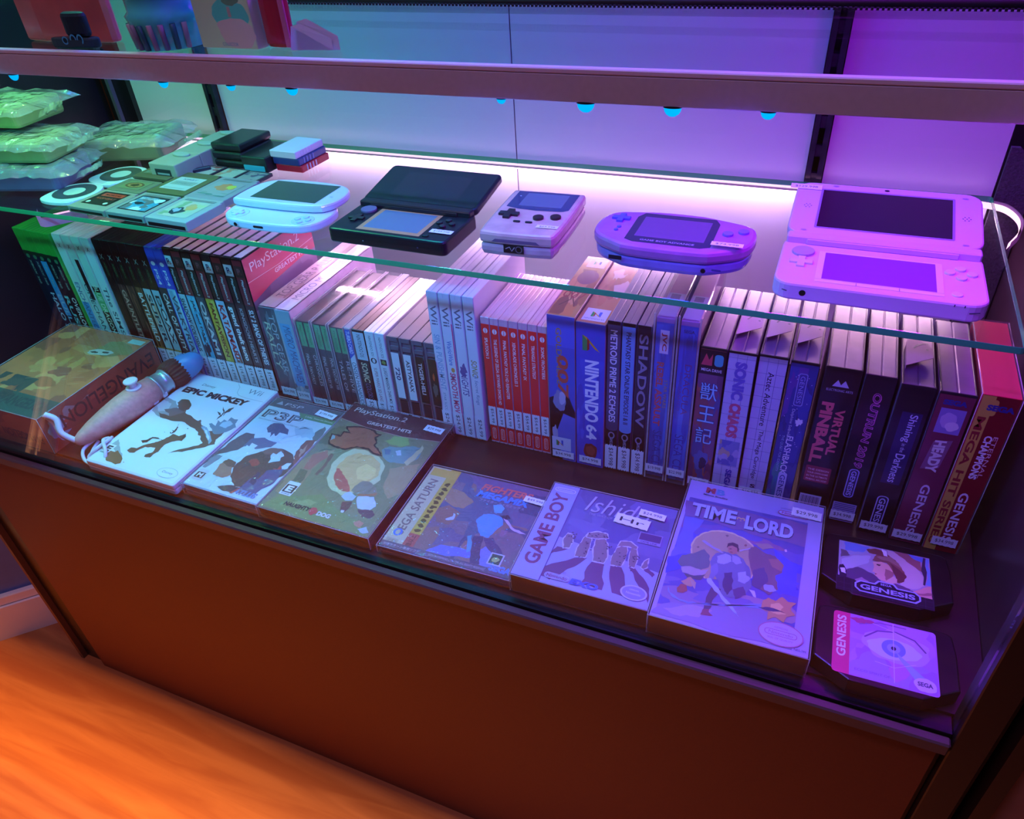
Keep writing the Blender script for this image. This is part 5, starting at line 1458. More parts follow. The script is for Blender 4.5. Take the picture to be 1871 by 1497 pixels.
def ish(P):
    P.rect(0.3, 0.3, 127.4, 127.4, '6464a0'); P.art(30, 60, 98, 68, ['58589c', '6c6aa8', '5c5890', '7070ac'], 401, 20)
    P.poly([(28, 0.3), (127.7, 0.3), (127.7, 44), (28, 58)], '9ca4dc')
    draw(P, 'gb', 128, 128)
    for k in range(60):
        cx_, cy_, rx_, ry_ = ((40, 60, 3, 8), (58, 52, 4, 14), (76, 50, 5, 15), (92, 46, 4, 11), (104, 46, 3, 11), (66, 70, 12, 2))[k % 6]
        P.blob(cx_ + rnd.uniform(-1, 1) * rx_, cy_ + rnd.uniform(-1, 1) * ry_, .9, .7, '4c4258', k, .4, n=7)
    P.rect(0.3, 0.3, 27, 127.4, '9aa2e4'); P.text('GAME BOY', 13, 66, 98, 15, '7c3c68', rot=90, bold=.03)
    P.rr(3, 117, 22, 6, 3, 'd4d8f4'); P.rr(3.8, 117.8, 20.4, 4.4, 2.2, '9aa2e4'); P.text('Nintendo', 14, 120, 17, 2.8, 'd4d8f4')
    P.rr(30, 6, 24, 7, 3.4, 'c8ccf0'); P.text('Nintendo', 42, 9.5, 19, 3.6, '7c4c80', bold=.02); P.text('LICENSED BY', 41, 16, 16, 2, '6c4c84')
    P.text('Ishido', 74, 110, 62, 22, 'a8a8c4', bold=-.005, shear=.25); P.text('THE WAY OF STONES', 66, 96, 40, 3.4, '9490b4')
    P.rect(100, 74, 22, 14, '8c88b8'); P.rect(101, 78, 20, 9, '5c4878'); P.text('GAME LINK', 111, 76, 16, 2.4, '3c3464'); P.text('EXO', 68, 9, 26, 7, '4c64d0', bold=.06, shear=.2)
    P.ell(112, 14, 12, 8.4, 'b8b8e8', 30); P.ell(112, 14, 10.4, 7, '8888cc', 30); P.text('OFFICIAL', 112, 17, 9, 1.8, 'd0d0f0'); P.text('Nintendo', 112, 13, 13, 2.6, 'd0d0f0')
t = flat_case('game_box', 'square box lying flat in a clear sleeve, big GAME BOY strip and standing stones', 'game box', -0.205, 0.407, 0.017, 0.128, 0.128, 0.0225, '5a3424', ish, split=False)
protector(t, .128, .128, .0225); tsticker(t, .072, .092, .0238, 34, 14, 'Hr', -4); tsticker(t, .093, .108, .0246, 26, 9, '$24.998', -4)

def tlord(P):
    P.rect(0.3, 0.3, 128.4, 179.4, 'a8a4e4'); P.rect(4, 4, 112, 150, '5c5cb8')
    P.art(4, 110, 112, 44, ['7c5c98', '6c5cac', '8a6494', '5454a8'], 501, 16); P.art(4, 60, 112, 56, ['3c50cc', '4858c8', '6060b4', '3444b8'], 502, 16); P.art(4, 4, 112, 44, ['8c7cb0', '7470b8', '9c88ac', '5c60b4'], 503, 18)
    draw(P, 'tl', 117, 155)
    P.text('TIME', 31, 137, 43, 18, '2c2c60', bold=.06); P.text('TIME', 30.4, 138, 43, 18, 'b0c8f4', bold=.04); P.text('LORD', 83, 135, 44, 19, '2c2c60', bold=.06); P.text('LORD', 82.4, 136, 44, 19, 'b0c8f4', bold=.04); P.text('∞', 56, 138, 8, 5, 'd8c090', bold=.03)
    P.text('M', 22, 169, 9, 8, 'b03c50', bold=.06); P.text('B', 32, 169, 8, 8, '50a0d8', bold=.05); P.text('Milton Bradley', 28, 161.5, 24, 2.8, '28284c', bold=.02)
    P.rr(88, 157, 28, 6, 3, 'b05078'); P.rr(88.8, 157.8, 26.4, 4.4, 2.2, 'b8b0ec'); P.text('Nintendo', 102, 160, 21, 3, 'b05078', bold=.02); P.text('LICENSED BY', 97, 166, 14, 1.8, '50508c')
    P.ell(106, 16, 18, 12, 'b070a0', 36); P.ell(106, 16, 17, 11, 'b8a8ec', 36); P.rr(93, 13.5, 26, 6, 3, 'a06098'); P.rr(93.6, 14.1, 24.8, 4.8, 2.4, 'b8a8ec'); P.text('Nintendo', 106, 16.5, 19, 3, 'a06098'); P.text('OFFICIAL', 106, 22, 11, 2.2, 'a06098'); P.text('SEAL OF QUALITY', 106, 10.6, 20, 2.2, 'a06098'); P.text('NES-TM', 122, 5, 9, 2, '2c2850')
t = flat_case('game_box', 'large box lying flat in a clear sleeve, armoured man with sword before a yellow moon', 'game box', -0.075, 0.405, 0.007, 0.129, 0.180, 0.0235, '5a3426', tlord, split=False)
protector(t, .129, .180, .0235); tsticker(t, .100, .158, .0252, 27, 12, '$29.998', -2)

# two black cartridges
def cart(x, y, label, fn):
    t = thing('game_cartridge', label, 'cartridge', (x, y, 0.0003), 0.03, 'black cartridges at the right front')
    b = bmesh.new()
    prism(b, smooth_outline([(0, 0), (.107, 0), (.107, .066), (.098, .072), (.009, .072), (0, .066)], 1), 0, 0.0165, 0.0015)
    obj('cartridge_body', b, mat('15121a', 0.3), t)
    P = top((0, 0, 0.0165)); fn(P); P.finish('cartridge_label', t)
    return t
def c1(P):
    P.rect(13, 2, 78, 62, '221c30')
    for k in range(13): P.line([(13 + 6.5 * k, 2), (13 + 6.5 * k, 20)], .3, '3c3454')
    for k in range(3): P.line([(13, 5 + 6 * k), (91, 5 + 6 * k)], .3, '3c3454')
    P.rect(14, 19, 76, 44, 'a898c0')
    draw(P, 'c1', 91, 64)
    P.poly([(28, 14), (32, 18), (44, 18), (47, 22), (60, 22), (63, 18), (77, 18), (81, 14), (81, 9), (77, 5), (32, 5), (28, 9)], 'a4a8ec'); P.poly([(29.5, 13.6), (33, 16.6), (45, 16.6), (48, 20.6), (59, 20.6), (62, 16.6), (76, 16.6), (79.5, 13.6), (79.5, 9.5), (76, 6.4), (33, 6.4), (29.5, 9.5)], '1c1a38')
    P.text('GENESIS', 54.5, 11.5, 44, 5.6, 'a4a8ec', bold=.03); P.text('SEGA', 53.5, 18.4, 9, 2.4, 'a4a8ec', bold=.02)
def c2(P):
    P.rr(14, 5, 78, 62, 3, 'b478d8'); P.rr(14, 5, 12, 62, 3, 'd83c84'); P.rect(22, 5, 5, 62, 'd83c84'); P.rect(27, 6, 64, 60, 'b080d8'); P.art(27, 6, 64, 60, ['b888dc', 'a874d4', 'c07cd8', 'a888dc'], 620, 14, smin=.15, smax=.35)
    P.text('GENESIS', 20.5, 42, 42, 7, 'e4d4f4', rot=90, bold=.02)
    P.blob(62, 42, 26, 15, 'c0a0e4', 621, .12); P.blob(60, 40, 20, 10, 'c8c8ee', 622, .1); P.ell(60, 41, 9, 8.4, '7c8cd8', 24); P.ell(60, 41, 5, 4.6, '9ca8e8', 20); P.ell(60, 41, 2, 2, '2c2458', 12)
    P.line([(38, 46), (48, 55), (62, 58), (76, 54), (84, 44)], 1.4, '74509c'); P.line([(34, 58), (50, 64), (70, 64)], 1.2, '8c5cac'); P.poly([(62, 38), (66, 34), (88, 14), (80, 8), (64, 32)], '9cb0ec')
    P.line([(60, 66), (60, 8)], .5, 'dccdf4'); P.line([(44, 62), (60, 58), (76, 50)], .4, 'dccdf4'); P.line([(46, 24), (60, 22), (76, 30)], .4, 'dccdf4')
    P.blob(36, 62, 7, 3, 'b04c88', 630, .5); P.text('ECCO SPIRIT OF', 44, 12, 26, 2.2, '9060b4')
    P.blob(82, 13, 8, 6.5, 'd4bce8', 631, .08, n=30); P.text('SEGA', 82, 13.4, 11, 4, '503c80', bold=.04)
cart(0.0575, 0.491, 'black cartridge with a painted helmeted face above a GENESIS logo', c1)
cart(0.0585, 0.402, 'black cartridge with a magenta stripe and a large eye on its label', c2)

# large boxed set at the left
t = thing('boxed_set', 'large orange-red boxed set in clear plastic at the left front of the deck', 'boxed set', (-0.960, 0.4105, 0.0003), 0)
w, d, h = .152, .184, .052
b = bmesh.new(); box(b, 0, w, 0, d, 0, h, .0008); obj('carton', b, mat('7a3420', .4), t)
P = top((0, 0, h)); P.rect(.5, .5, 151, 183, 'd0743c'); P.art(.5, .5, 151, 183, ['d8783c', 'c06430', 'd8904c', 'c86c38', 'e09c58', 'a85434'], 701, 60, smin=.03, smax=.14)
P.rect(.5, .5, 151, 34, '2c5040'); P.art(20, 4, 60, 60, ['3c3c30', '4c4838', '2c3c34'], 702, 10); P.text('EVANGELION', 104, 20, 90, 18, '1c3028', bold=.03)
P.blob(120, 150, 26, 18, '9c8040', 703, .25); P.blob(106, 138, 18, 7, 'c8c4bc', 704, .25, rot=12); P.blob(98, 136, 6, 2, '302420', 705, .3); P.blob(114, 140, 6, 2, '302420', 706, .3)
for k in range(12): P.line([(60 + k * 6, 60 + (k * 37) % 50), (74 + k * 6, 66 + (k * 37) % 50)], .6, 'd8a880')
P.rect(124, 168, 24, 10, 'a8d4c8'); P.finish('printed_top', t)
P = Print((w, 0, 0), (0, 1, 0), (0, 0, 1)); P.rect(.5, .5, 183, 51, 'c4442c'); P.blob(20, 26, 14, 17, 'b8a8b8', 711, .3); P.blob(52, 36, 22, 12, 'b89088', 712, .3); P.art(.5, .5, 183, 51, ['c8482c', 'b03c2c', 'd05030'], 713, 12)
P.text('EVANGELION', 100, 30, 150, 20, '3c1014', rot=180, bold=.01); P.blob(15, 33, 8, 8, '9ca8c8', 714, .4); P.finish('printed_side', t)
P = front(); P.rect(.5, .5, 151, 51, 'd8743c'); P.art(.5, .5, 151, 51, ['d87c44', 'c06034', 'e08c54'], 715, 16); P.text('EVANGELION', 108, 18, 70, 12, '5c2018', rot=180); P.finish('printed_front', t)
protector(t, w, d, h)
for q in t.children:
    pass

# brush-shaped controller
br = thing('brush_controller', 'pink wooden paintbrush-shaped controller with white cord beside the orange-red boxed set', 'controller', (-0.760, 0.50, 0.0003))
A0 = Vector((-0.012, -0.082, 0.0195)); A1 = Vector((0.014, 0.112, 0.030)); AX = (A1 - A0)
def axp(s): return A0 + AX * s
def lathe(b, prof, n=24):
    tube(b, [axp(s) for s, r in prof], 0, n, rs=[r for s, r in prof])
b = bmesh.new(); lathe(b, [(0.0, .002), (.013, .0055), (.053, .009), (.13, .0128), (.25, .0166), (.35, .0187), (.44, .0192), (.53, .0182), (.588, .0168), (.592, .0150)])
obj('handle', b, mat('d8948c', .5, noise=.14, nscale=200), br, 'pinkish wooden handle')
b = bmesh.new(); lathe(b, [(.590, .0158), (.592, .0172), (.604, .0172), (.606, .0158), (.68, .0148), (.682, .0160), (.695, .0160), (.697, .0148)]); obj('ferrule', b, mat('b8c0c8', .3, metal=.6), br)
b = bmesh.new()
rows = []
for s, r in [(.694, .0150), (.705, .0174), (.73, .0192), (.765, .0196), (.80, .0186), (.825, .0164), (.83, .013)]:
    c = axp(s); row = []
    for k in range(48):
        a = 2 * math.pi * k / 48; rr = r * (1 + (.045 if k % 2 else -.03))
        row.append(b.verts.new(c + Vector((rr * math.cos(a), 0, rr * math.sin(a)))))
    rows.append(row)
for p, q in zip(rows[:-1], rows[1:]):
    for k in range(48): b.faces.new([p[k], p[(k + 1) % 48], q[(k + 1) % 48], q[k]])
b.faces.new(list(reversed(rows[0]))); b.faces.new(rows[-1])
obj('bristles', b, mat('5a2f26', .7), br)
b = bmesh.new()
tp = spline([axp(.79), axp(.84) + Vector((.003, 0, .002)), axp(.88) + Vector((.009, 0, .006)), Vector((.0165, .0945, .036)), Vector((.0265, .0985, .042))], 4)
tube(b, tp, 0, 18, rs=[.0160, .0170, .0174, .0176, .0176, .0174, .0170, .0164, .0156, .0146, .0134, .0120, .0104, .0084, .0062, .0040, .0006])
obj('paint_tip', b, mat('3a8fc8', .35), br, 'blue paint-coloured tip')
b = bmesh.new(); kb = axp(.47)
prism(b, circle(kb.x, kb.y, .0095, 20), kb.z + .0170, kb.z + .0192, .0006); prism(b, circle(kb.x, kb.y, .0045, 16), kb.z + .0190, kb.z + .0262); prism(b, circle(kb.x - .001, kb.y, .0088, 20), kb.z + .0258, kb.z + .0288, .0012)
obj('thumb_stick', b, mat('e4dce4', .4), br)
b = bmesh.new(); box(b, .0125, .0195, .030, .038, .015, .0215, .001); box(b, .0105, .0180, .014, .023, .014, .0205, .001); obj('side_button', b, mat('e4dce4', .4), br)
WM = mat('e0dcec', .45)
b = bmesh.new(); e = A0
tube(b, spline([e + Vector((0, .004, 0)), e + Vector((-.012, -.002, .014)), e + Vector((-.020, .004, .028)), e + Vector((-.030, .000, .036))], 6), .0036, 8)
tube(b, spline([e + Vector((-.003, .004, 0)), e + Vector((-.016, .000, .010)), e + Vector((-.026, .004, .022)), e + Vector((-.033, .002, .034))], 6), .0036, 8)
obj('plug', b, WM, br)
b = bmesh.new()
tube(b, spline([(-.004, -.060, .008), (.004, -.078, .0065), (.014, -.088, .0045), (.027, -.091, .0035), (.0375, -.0915, .0035), (.034, -.080, .018), (.016, -.066, .019), (.012, -.056, .014)], 8), .0021, 8)
tube(b, spline([(-.006, -.062, .012), (-.006, -.080, .010), (.004, -.090, .0045), (.020, -.0925, .0040), (.012, -.088, .010), (.018, -.078, .017), (.020, -.064, .018), (.012, -.052, .012)], 8), .0021, 8)
obj('cord', b, WM, br)

# ------------------------------------------------------------------ things on the glass shelf
GZ = 0.2468
def slab(t, name, pts, z0, z1, bev, m_, label=None, smooth=True, bot=None):
    b = bmesh.new(); prism(b, pts, z0, z1, bev, bot=bot)
    o = obj(name, b, m_, t, label)
    return o
def discs(t, name, lst, z0, z1, m_, bev=.0004, one=False):
    for (cx, cy, r) in lst:
        slab(t, name, circle(cx, cy, r, 18), z0, z1, bev, m_)
def dpad(t, cx, cy, s, z0, z1, m_):
    k = s * .34
    slab(t, 'direction_pad', [(cx - k, cy - s), (cx + k, cy - s), (cx + k, cy - k), (cx + s, cy - k), (cx + s, cy + k), (cx + k, cy + k), (cx + k, cy + s), (cx - k, cy + s), (cx - k, cy + k), (cx - s, cy + k), (cx - s, cy - k), (cx - k, cy - k)], z0, z1, .0004, m_)
SCR = mat('20202c', .08, coat=1.0)

# slide console
t = thing('handheld_console', 'white sliding handheld console with its green-tinted screen pushed up over the buttons', 'handheld console', (-0.5435, 0.575, GZ), .015)
WH = mat('d4dcec', .28, coat=.4)
ol = smooth_outline([(-.040, 0), (.036, 0), (.058, .012), (.064, .036), (.058, .062), (.030, .070), (-.034, .070), (-.060, .058), (-.0655, .036), (-.060, .012)], 2)
slab(t, 'base_body', ol, 0, .0095, .0022, WH)
ot = smooth_outline([(-.062, .033), (.046, .033), (.060, .048), (.063, .070), (.055, .092), (.030, .102), (-.036, .102), (-.058, .090), (-.064, .068), (-.064, .040)], 2)
slab(t, 'sliding_screen_body', ot, .0100, .0185, .0024, WH)
P = top((0, 0, .0185)); P.poly([(-44, 42), (41, 42), (42, 93), (-43, 93)], mat('1c3c34', .1, coat=1.0)); P.text('SONY', -3, 38.5, 10, 1.8, '98a4b4'); P.text('PS', 49, 62, 4, 3, '98a4b4'); P.text('+ -', 50, 76, 6, 1.5, '98a4b4'); P.finish('screen', t)  # green tint of a reflection is put into the screen colour
discs(t, 'button_ring', [(-.044, .018, .0125), (.040, .018, .0125)], .0093, .0099, mat('c0d0e4', .2)); dpad(t, -.044, .018, .0075, .0097, .0112, WH)
discs(t, 'face_button', [(.040, .0245, .0033), (.040, .0115, .0033), (.0335, .018, .0033), (.0465, .018, .0033)], .0097, .0112, mat('b8d0e8', .2))
P = front((0, .0001, 0)); P.ell(-35, 5, 2.2, 2.2, '101014'); P.rr(-12, 3.4, 13, 2.6, 1.2, '101014'); P.finish('ports', t)
# clamshell console (black)
def clam(label, x, y, rz, w, d, hb, col, scr, lidlen, lidth, ang, hinge_z, sw, sh, swt, sht, wide, btncol, frame, lidcol=None, rad=.006):
    t = thing('handheld_console', label, 'handheld console', (x, y, GZ), rz)
    M0 = mat(col, .3, coat=.15) if not wide else mat(col, .55, spec=.15)
    slab(t, 'lower_body', rrect(0, w, 0, d, rad, 5), 0, hb, .0020, M0)
    # hinge bar
    b = bmesh.new()
    box(b, .002, w - .002, d - .012, d - .001, hb - .001, hinge_z + .002, .0012)
    box(b, w * .12, w * .88, d - .0135, d - .012, hb, hinge_z + .0005, .0006)
    obj('hinge', b, M0, t)
    # lid
    hz = hinge_z + .001
    Ml = Matrix.Translation((0, d - .003, hz)) @ Matrix.Rotation(math.radians(ang), 4, 'X')
    b = bmesh.new(); prism(b, rrect(0, w, 0, lidlen, rad, 5), -lidth, 0, .0018, M=Ml); lid = obj('lid', b, M0, t)
    u = Vector((1, 0, 0)); v = Vector((0, math.cos(math.radians(ang)), math.sin(math.radians(ang))))
    P = Print(Vector((0, d - .003, hz)), u, v); W = w * 1000; L = lidlen * 1000
    if not wide:
        P.rr(3, 3, W - 6, L - 6, 4, mat('1a141c', .06, coat=1.0))
        P.rect((W - swt) / 2, (L - sht) / 2, swt, sht, mat('2a2028', .1, coat=1.0))
    else:
        P.rr((W - swt) / 2 - 2, (L - sht) / 2 - 2, swt + 4, sht + 4, 1.5, '8a7ab8')
        P.rect((W - swt) / 2, (L - sht) / 2, swt, sht, mat('14101e', .06, coat=1.0))
        P.ell(W / 2, L - 6, 2.2, 1.6, '15121c', 16)
        for sx in (13, W - 13):
            for a in range(7): P.ell(sx + (3.0 * math.cos(a * 1.047) if a < 6 else 0), L / 2 + 2 + (3.0 * math.sin(a * 1.047) if a < 6 else 0), .6, .6, '4a3c6c', 8)
        for sx, sy in ((14, 6), (W - 14, 6), (13, L - 8), (W - 14, L - 9), (34, L - 5)): P.rr(sx - 2.4, sy - 1, 4.8, 2, 1, 'a090c8')
    P.finish('upper_screen', t)
    # lower screen
    x0 = (W - sw) / 2; y0 = d * 1000 - 16 - sh if not wide else 14
    P = top((0, 0, hb))
    P.rect(x0 - 5, y0 - 6, sw + 10, sh + 8, frame); P.rect(x0, y0, sw, sh, scr)
    if wide:
        for k in (1, 2): P.line([(x0 - 5 + k * (sw + 10) / 3, y0 - 6), (x0 - 5 + k * (sw + 10) / 3, y0 - 1)], .5, '5c4c94')
        P.line([(x0 - 5, y0 - .8), (x0 + sw + 5, y0 - .8)], .3, '7c6cb0')
    P.finish('touch_screen', t)
    Bm = mat(btncol, .25, coat=.5)
    return t, Bm, x0 / 1000, y0 / 1000
t, Bm, x0, y0 = clam('black clamshell handheld console lying open, gold-framed lower screen', -0.4595, 0.573, -.012, .134, .072, .0150, '16161f', mat('6a8090', .12, coat=.6), .072, .0075, 10, .0185, 62, 44, 78, 46, False, '15151c', mat('d8a070', .3, metal=.3))
discs(t, 'circle_pad', [(.019, .051, .0085)], .0149, .0172, mat('6c6480', .5)); dpad(t, .018, .029, .0085, .0149, .0168, Bm)
discs(t, 'face_button', [(.115, .047, .0034), (.115, .033, .0034), (.108, .040, .0034), (.122, .040, .0034)], .0149, .0170, Bm)
slab(t, 'power_button', rrect(.106, .112, .007, .0105, .0005, 2), .0149, .0162, .0003, Bm)
P = front((0, 0, 0)); P.ell(62, 7.5, 1.4, 1.4, '000000'); P.ell(42, 6, .7, .7, 'a8a8b0', 8); P.ell(104, 6.5, .9, .9, '50506c', 8); P.line([(4, 7.4), (130, 7.4)], .35, '05050a'); P.finish('front_marks', t)
sticker(t, (.108, .017, .0152), (1, .0, 0), (0, 1, 0), 24, 8.5, '$189.998', lift=.0006)
# large clamshell (pale)
t, Bm, x0, y0 = clam('large pale clamshell console lying open at the right end, lit violet', -0.0295, 0.5775, 0.0, .156, .090, .0150, 'c4b0dc', mat('8038a8', .15, coat=.5), .088, .009, 10, .0195, 84, 50, 108, 62, True, 'd0cce0', mat('d0cce0', .3), rad=.014)
discs(t, 'circle_pad', [(.018, .060, .0092)], .0149, .0172, mat('a09ab0', .5)); dpad(t, .018, .0405, .0092, .0149, .0168, Bm)
discs(t, 'face_button', [(.138, .0585, .0040), (.138, .0425, .0040), (.130, .0505, .0040), (.146, .0505, .0040)], .0149, .0168, Bm)
discs(t, 'power_button', [(.134, .014, .0040)], .0149, .0160, Bm)
P = front((0, 0, 0)); P.ell(24, 7.5, 2.6, 2.6, '101014'); P.line([(8, 9), (12, 8)], .8, '3c3c5c'); P.line([(143, 8), (150, 9.5)], .8, '3c3c5c'); P.line([(132, 14), (132, 12)], .8, '3c3c5c'); P.line([(139, 14), (139, 12)], .8, '3c3c5c'); P.finish('front_marks', t)
hz = .0195 + .001
sticker(t, (-.006, .087 + .0735 * math.cos(.1745), hz + .0735 * math.sin(.1745)), (1, 0, 0), (0, math.cos(.1745), math.sin(.1745)), 28, 9, '$129.998', lift=.0006)
# upright-format colour handheld
t = thing('handheld_console', 'see-through pinkish handheld console with a blue-framed screen and dark buttons', 'handheld console', (-0.2970, 0.5850, GZ), .05)
CL = mat('b8a4a8', .2, coat=.4, noise=.12, nscale=60)
slab(t, 'rear_shell', smooth_outline([(.004, 0), (.070, 0), (.0745, .006), (.0765, .05), (.0765, .104), (.074, .107), (.002, .107), (0, .104), (0, .05), (.001, .006)], 1), 0, .0130, .003, CL, bot=.006)
slab(t, 'front_shell', smooth_outline([(.003, -.001), (.071, -.001), (.0755, .006), (.077, .05), (.077, .104), (.0745, .1075), (.0015, .1075), (-.0005, .104), (-.0005, .05), (.001, .006)], 1), .0134, .0250, .0030, mat('c8b0a8', .2, coat=.4, noise=.15, nscale=50))
P = top((0, 0, .0250)); P.poly([(7, 62), (20, 58), (40, 56), (66, 58), (71, 62), (71, 103), (7, 103)], mat('2c3c70', .12, coat=.8)); P.rect(18, 66, 44, 33, mat('5c7090', .15, coat=.6)); P.ell(12.5, 90, 1, 1, 'c8d0e0', 8); P.text('GAME BOY COLOR', 40, 60.8, 24, 1.6, '1c2c5c')
for k in range(22): P.ell(52 + (k % 5) * 2.6 + (k // 5) * .6, 9 + (k // 5) * 2.6, .5, .5, '9a8884', 6)
P.finish('screen', t)
dpad(t, .017, .042, .0098, .0248, .0275, mat('241c24', .3)); discs(t, 'face_button', [(.048, .038, .0052), (.064, .042, .0052)], .0248, .0274, mat('2c1820', .3)); 
for bx_ in (.030, .042): slab(t, 'menu_button', rrect(bx_ - .0035, bx_ + .0035, .0255, .0285, .0013, 3), .0248, .0262, .0004, mat('1c181c', .4))
P = front((0, -.0008, 0)); P.rect(26, 6, 20, 8, '15141c'); P.ell(41, 10, 3.4, 3.4, '6c6470', 14); P.ell(41, 10, 2.6, 2.6, '0c0c10', 14); P.line([(28, 10), (32, 12), (34, 8), (37, 12)], .8, 'a8a0ac'); P.poly([(14, 16), (62, 16), (58, 19), (18, 19)], '6c5c78'); P.finish('front_ports', t)
sticker(t, (.052, .0165, .0250), (1, .0, 0), (0, 1, 0), 21, 7, '$69.998', lift=.0007)
# wide handheld
t = thing('handheld_console', 'wide see-through purple handheld console with a dark framed central screen', 'handheld console', (-0.1240, 0.6370, GZ), 0.0)
og = smooth_outline([(-.034, -.044), (.034, -.044), (.046, -.038), (.066, -.026), (.0725, -.010), (.0725, .012), (.066, .026), (.040, .033), (.020, .0385), (-.020, .0385), (-.040, .034), (-.062, .030), (-.071, .014), (-.0725, -.010), (-.066, -.026), (-.046, -.038)], 2)
PU = mat('8078c8', .2, coat=.4, noise=.12, nscale=50)
slab(t, 'rear_shell', [(x * .97, y * .97) for x, y in og], 0, .0118, .002, PU, bot=.005)
slab(t, 'front_shell', og, .0120, .0235, .0034, mat('a468b4', .2, coat=.2, noise=.10, nscale=50))
P = top((0, 0, .0235)); P.poly([(-38, -30), (-30, -34), (30, -34), (38, -30), (38, 20), (33, 30), (-33, 30), (-38, 20)], mat('241c50', .1, coat=1.0)); P.rect(-31, -22, 62, 44, mat('6c4890', .12, coat=.8)); P.text('GAME BOY ADVANCE', 0, -28.5, 48, 3.2, 'a8a0d8', bold=.01)
for k in range(6): P.line([(48 + k * 1.6, -22), (50 + k * 1.6, -17)], .5, '5c4ca0')
P.finish('screen', t)
dpad(t, -.052, .012, .0085, .0233, .0258, mat('5c60d8', .3)); discs(t, 'face_button', [(.048, .000, .0046), (.0605, .0075, .0046)], .0233, .0256, mat('7c70d0', .25)); discs(t, 'menu_button', [(-.049, -.007, .002), (-.050, -.014, .002)], .0233, .0248, mat('5c60d8', .3))
P = front((0, -.0436, 0)); P.rect(-48, 9, 12, 4, '14122c'); P.ell(36, 8, 2.2, 2.2, '100e1c', 14); P.rr(43, 9, 8, 1.8, .8, '3c3484'); P.finish('front_marks', t)
sticker(t, (.038, -.031, .0262), (1, 0, 0), (0, 1, 0), 27, 8, '$74.998', lift=.0008)

# cartridges lying on the glass
def gcart(label, x, y, w, d, h, col, fn, rz=.0, group='cartridges spread on the glass shelf', notch=True):
    t = thing('game_cartridge', label, 'cartridge', (x, y, GZ), rz, group)
    b = bmesh.new(); pts = [(0, 0), (w, 0), (w, d - .006), (w - .0025, d - .006), (w - .0025, d), (0, d)] if notch else rrect(0, w, 0, d, .002, 3)
    prism(b, pts, 0, h, .0008)
    obj('cartridge_body', b, mat(col, .45), t)
    P = front(); P.rect(3, 1.4, w * 1000 - 6, h * 400, '0c1014'); P.finish('connector_slot', t)
    P = top((0, 0, h)); W = w * 1000; D = d * 1000
    P.rect(8, D - 9, W - 16, 1.2, '5c6458'); P.rect(8, D - 6, W - 16, .8, '5c6458')
    fn(P, W, D); P.finish('cartridge_label', t)
    return t
def la(P, W, D):
    P.rect(8, 12, 42, 36, '1c1c18'); P.rect(14, 36, 34, 9, 'c84830'); P.text('MORTAL', 31, 40.5, 26, 4, '401810', bold=.03); P.text('KOMBAT', 30, 30, 30, 5, 'b05038', bold=.03); P.ell(14, 18, 3, 3, 'c8d4c0', 14); P.ell(42, 18, 3, 3, 'c8d4c0', 14)
def lb(P, W, D):
    P.rect(7, 10, 44, 40, '14181c'); P.rect(9, 12, 40, 36, '5c8c98'); P.art(9, 12, 40, 36, ['3c98b0', '28343c', 'c8dcd8', '6c7470', '50a8bc'], 801, 22); P.text('BATTLETOADS', 29, 43, 34, 5, 'c8e0e0', bold=.02)
def lc(P, W, D):
    P.rr(8, 9, 42, 42, 1, 'b8c0a0'); P.art(8, 9, 42, 42, ['b8c890', 'c8c0a0', '90a878', 'c8a870'], 802, 10); P.blob(24, 24, 9, 9, '2c3c44', 803, .35); P.blob(22, 26, 5, 5, 'a0b0b8', 804, .4); P.blob(36, 34, 7, 6, 'd8a860', 805, .25)
def ld(P, W, D):
    P.rr(8, 12, 42, 38, 1, 'b0c8bc'); P.rect(11, 26, 36, 12, '90a898'); P.text('SPIRIT', 29, 32, 26, 5, '6c8480'); P.text('KIRBY', 29, 44, 22, 4, '5c7c90', bold=.02); P.rect(12, 15, 32, 3, '9ab4ac')
def le(P, W, D):
    P.rect(7, 12, 44, 42, 'a0b8a0'); P.rect(7, 12, 44, 24, '4c98a0'); P.art(7, 12, 44, 18, ['6c7868', '38909c', '5ca890', '807c60'], 806, 12); P.text('COWBOY', 30, 46, 38, 8, '1c2420', bold=.05, shear=.1); P.text('KID', 30, 34, 20, 7, '244850', bold=.05)
def lf(P, W, D):
    P.rect(10, 8, 36, 24, '7c8c60'); P.ell(28, 20, 14, 8, '6c5838', 24); P.ell(28, 20, 11, 6, 'a08850', 24); P.blob(28, 20, 6, 4, '50442c', 807, .3)
def lg(P, W, D):
    P.rr(8, 10, 42, 40, 1, '98a098'); P.blob(30, 36, 14, 9, 'c88858', 808, .3); P.blob(38, 38, 6, 6, 'c8c850', 809, .3); P.art(8, 10, 42, 10, ['5c8478', '7c9484'], 810, 6)
gcart('grey cartridge with a black and red striped label, front left of the cartridges', -.8130, .5620, .0590, .054, .0075, '90907c', la, -.04)
gcart('grey cartridge with a busy black and cyan label, middle of the front row', -.7500, .5590, .0585, .060, .0085, '8c9488', lb, -.03)
gcart('light grey cartridge with a green and gold label, beside the white sliding console', -.6850, .5540, .0600, .062, .0105, '9ca498', lc, -.03)
gcart('olive cartridge with an oval picture behind the red-striped cartridge', -.8120, .6180, .0560, .038, .0070, '70785c', lf, -.03, notch=False)
gcart('olive cartridge with a pale blank-looking label in the second row', -.7520, .6240, .0590, .066, .0080, '60643c', ld, -.03)
gcart('grey cartridge with an orange animal on its label, behind the light grey one', -.6900, .6200, .0590, .066, .0085, '8c9490', lg, -.03)
gcart('dark olive cartridge with a cyan label and bold black lettering', -.8130, .6620, .0590, .062, .0080, '5c5c40', le, -.03)
